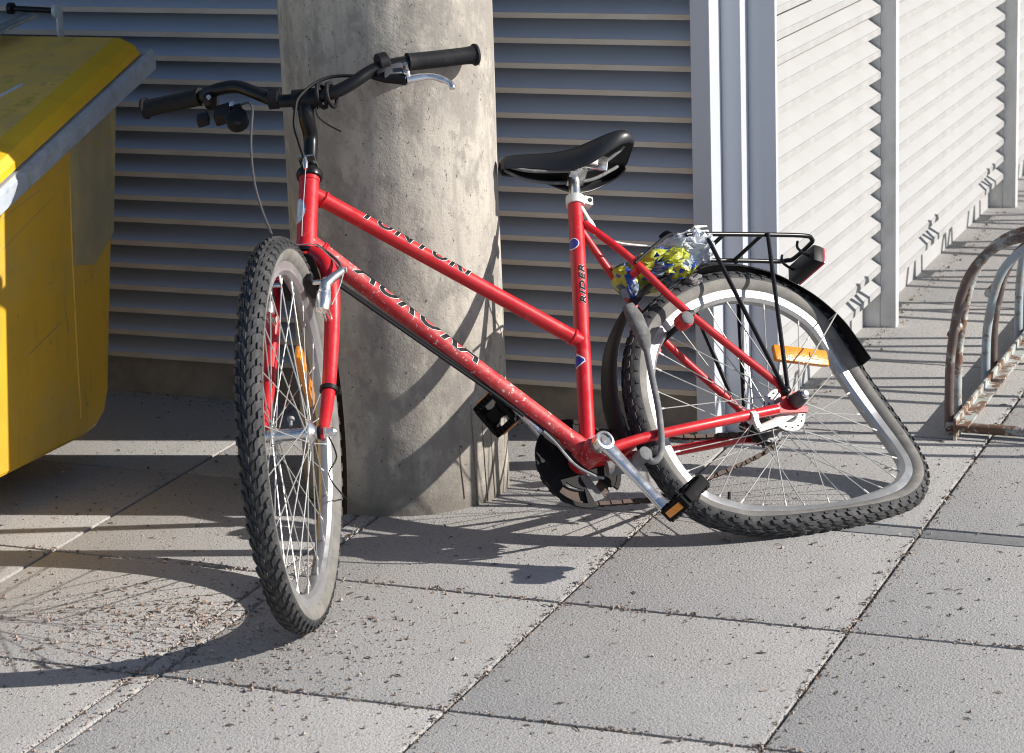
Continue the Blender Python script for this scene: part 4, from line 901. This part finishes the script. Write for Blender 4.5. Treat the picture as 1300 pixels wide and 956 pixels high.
def pedal(c, sy, ang):
    fx = V(math.cos(R(ang)), 0, math.sin(R(ang))); fz = Y.cross(fx) * -1
    p = empty_part = None
    b = MB(); cy = c + Y * (.056 * sy)
    ln, wd, th = .080, .072, .026
    for s in (1, -1):
        b.box(cy + fx * s * (wd / 2 - .006), (fx, Y, fz), (.012, ln * .86, th), bev=.004)
    for s in (1, -1): b.box(cy + Y * s * (ln / 2 - .007), (fx, Y, fz), (wd * .8, .013, th * .8), bev=.004)
    b.box(cy, (fx, Y, fz), (.024, ln * .98, th * .86), bev=.006)
    for s in (1, -1): b.lathe(cy + Y * s * .022 + fz * 0, Y, [(-.003, .016), (.003, .016)], 16)
    for s in (1, -1):
        for k in range(5): b.box(cy + fx * s * (wd / 2 - .006) + Y * (-.026 + .013 * k) + fz * (th / 2), (fx, Y, fz), (.010, .005, .005)); b.box(cy + fx * s * (wd / 2 - .006) + Y * (-.026 + .013 * k) - fz * (th / 2), (fx, Y, fz), (.010, .005, .005))
    pd = b.build('pedal', M['matte'], bike, ang=40)
    for s in (1, -1):
        b = MB(); b.box(cy + fx * s * (wd / 2 + .0005), (fx, Y, fz), (.004, ln * .55, .013), bev=.001); b.build('pedal_reflector', M['amber'], pd)
    b = MB(); b.tube([c, cy], .006, 12); b.build('spindle', M['chrome'], pd)
pedal(eL, 1, 148); pedal(eR, -1, 62)

# ---- kickstand (snapped up beside the wheel), frame lock
b = MB(); ks = [V(*p) for p in [(-0.0809,0.05,-0.0303),(-0.0909,0.054,-0.0471),(-0.1059,0.06,-0.039),(-0.1183,0.062,-0.0131),(-0.1338,0.064,0.0473),(-0.1427,0.066,0.109),(-0.1517,0.068,0.1714)]]
sp = spline(ks, 5); b.tube(sp, .0062, 12); b.lathe(ks[0] - Y * .022, Y, [(0, .013), (.028, .013), (.030, .009)], 18); kst = b.build('kickstand', M['stand'], bike)
q = [V(*p) for p in [(-0.1504,0.068,0.1634),(-0.1539,0.068,0.1906),(-0.1502,0.068,0.2313),(-0.1455,0.066,0.2571)]]
b = MB(); b.tube(q, [.0075, .0155, .0170, .0125], 14, flat=.75); b.build('rubber_foot', mat('dusty grey rubber', (.11, .11, .11), .9, layers=[('fine', 60, .45, .65, (.19, .185, .18))], bumps=[('fine', 200, .4, .002)]), kst)
b = MB(); b.tube([V(-.03, .0, -.030), V(-.085, .02, -.036), ks[0] - Y * .02], [.014, .013, .010], 12); b.build('kickstand_plate', M['stand'], kst)
lq = V(*(-0.2619,0.06,0.2201)); lr2 = V(lq.x, -.058, lq.z)
for p, s in ((lr2, -1), (lq, 1)):
    b = MB(); b.lathe(p - Y * .012 * s, Y * s, [(0, .0140), (.002, .0155), (.022, .0155), (.024, .0140)], 24); lk = b.build('frame_lock', M['red'], bike)
    b = MB(); b.lathe(p + Y * .0118 * s, Y * s, [(0, .0130), (.004, .0130), (.006, .0105)], 24); b.build('lock_cap', M['greyplastic'], lk)
b = MB(); b.tube([lq, lr2], .0055, 10); b.box(lq + V(-.016, .004, .012), (X, Y, Z), (.014, .016, .012), bev=.003); b.build('lock_bolt', M['plastic'], lk)

# ------------------------------------------------------------------ crumpled plastic cover stuffed on the rack
bag_c = BM @ V(*(-0.33,0.0,0.3793))
M['film'] = mat('milky plastic film', (.58, .62, .68), .3, 0, layers=[('noise', 30, .45, .6, (.70, .72, .76)), ('noise', 18, .58, .68, (.40, .46, .55))], bumps=[('noise', 38, .8, .010), ('fine', 120, .3, .003)])
M['greycloth'] = mat('grey cloth', (.22, .21, .22), .85, bumps=[('fine', 120, .4, .003)])
bag = empty('crumpled_plastic_cover', BM @ Matrix.Translation((-0.33,0.0,0.3793)))
tag(bag, 'crumpled yellow, blue and milky plastic cover stuffed under the rack clamp behind the seat tube', 'plastic cover')
bi = Matrix.Translation((-0.33,0.0,0.3793)).inverted()
def lump(name, mats, a, c, r0, r1, ay, seed, jit=.3, sub=3):
    a = bi @ Vector(a); c = bi @ Vector(c); rn = random.Random(seed); bm = bmesh.new(); bmesh.ops.create_icosphere(bm, subdivisions=sub, radius=1)
    d = (c - a); ln = d.length; d = d.normalized(); u = Y.cross(d).normalized()
    for v in bm.verts:
        p = v.co.copy(); t = p.x * .5 + .5; rr = r0 + (r1 - r0) * t
        n1 = mnoise.noise(p * 2.2 + V(seed, 0, 0)); n2 = 1 - 2 * abs(mnoise.noise(p * 3.6 + V(0, seed, 0)))
        k = 1 + .35 * n1 + .28 * n2 + rn.uniform(-jit, jit) * .5
        v.co = a + d * (t * ln + rn.uniform(-.003, .003)) + u * p.z * rr * 1.2 * k + Y * p.y * ay * k
    for f in bm.faces:
        q = f.calc_center_median(); m = mnoise.noise(q * 24 + V(seed * 3, 1, 0)); m2 = mnoise.noise(q * 48 + V(5, seed, 0))
        f.material_index = (0 if m > -.10 else 1 if m > -.28 else 2) if m2 < .34 else 3
        if len(mats) < 4: f.material_index = 0 if m > -.2 else len(mats) - 1
        f.smooth = rn.random() < .5
    me = bpy.data.meshes.new(name); bm.to_mesh(me); bm.free()
    for m in mats: me.materials.append(m)
    return link(name, me, bag)
def film(name, col, rough=.3): return mat(name, col, rough, 0, layers=[('noise', 60, .5, .7, tuple(x * .7 for x in col))], bumps=[('noise', 70, .5, .005), ('fine', 190, .3, .002)])
FY = [film('yellow green film', (.40, .43, .045)), film('dark slate film', (.06, .09, .13)), film('grey blue film', (.22, .27, .34)), film('blue film', (.02, .06, .30))]
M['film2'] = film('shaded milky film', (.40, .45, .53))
lump('printed_film', FY, (-0.2319,-0.02,0.3699), (-0.3685,0.01,0.3513), .024, .017, .050, 31, .36, 4)
lump('printed_film', FY, (-0.2937,0.02,0.3566), (-0.347,0.03,0.3483), .016, .016, .022, 12, .36, 3)
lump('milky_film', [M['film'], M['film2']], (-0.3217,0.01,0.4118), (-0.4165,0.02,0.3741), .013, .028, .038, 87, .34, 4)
lump('printed_film', FY, (-0.2269,-0.02,0.3855), (-0.2244,-0.01,0.3094), .019, .010, .022, 53, .36, 3)
lump('inner_cloth', [M['greycloth']], (-0.3333,0.01,0.3192), (-0.3667,0.02,0.3255), .008, .009, .018, 17, .2, 3)
b = MB(); b.tube([bi @ V(*p) for p in spline([(-0.2059,0.052,0.3503),(-0.2497,0.056,0.3761),(-0.3043,0.046,0.4061),(-0.35,0.02,0.4238),(-0.3934,0.0,0.4348)], 4)], .0030, 8); b.build('strap', M['cable'], bag)
b = MB(); b.tube([bi @ V(*p) for p in spline([(-0.3433,-0.02,0.438),(-0.3537,-0.01,0.4423),(-0.3551,-0.0,0.4331)], 4)], .0050, 8); b.build('strap', M['cable'], bag)
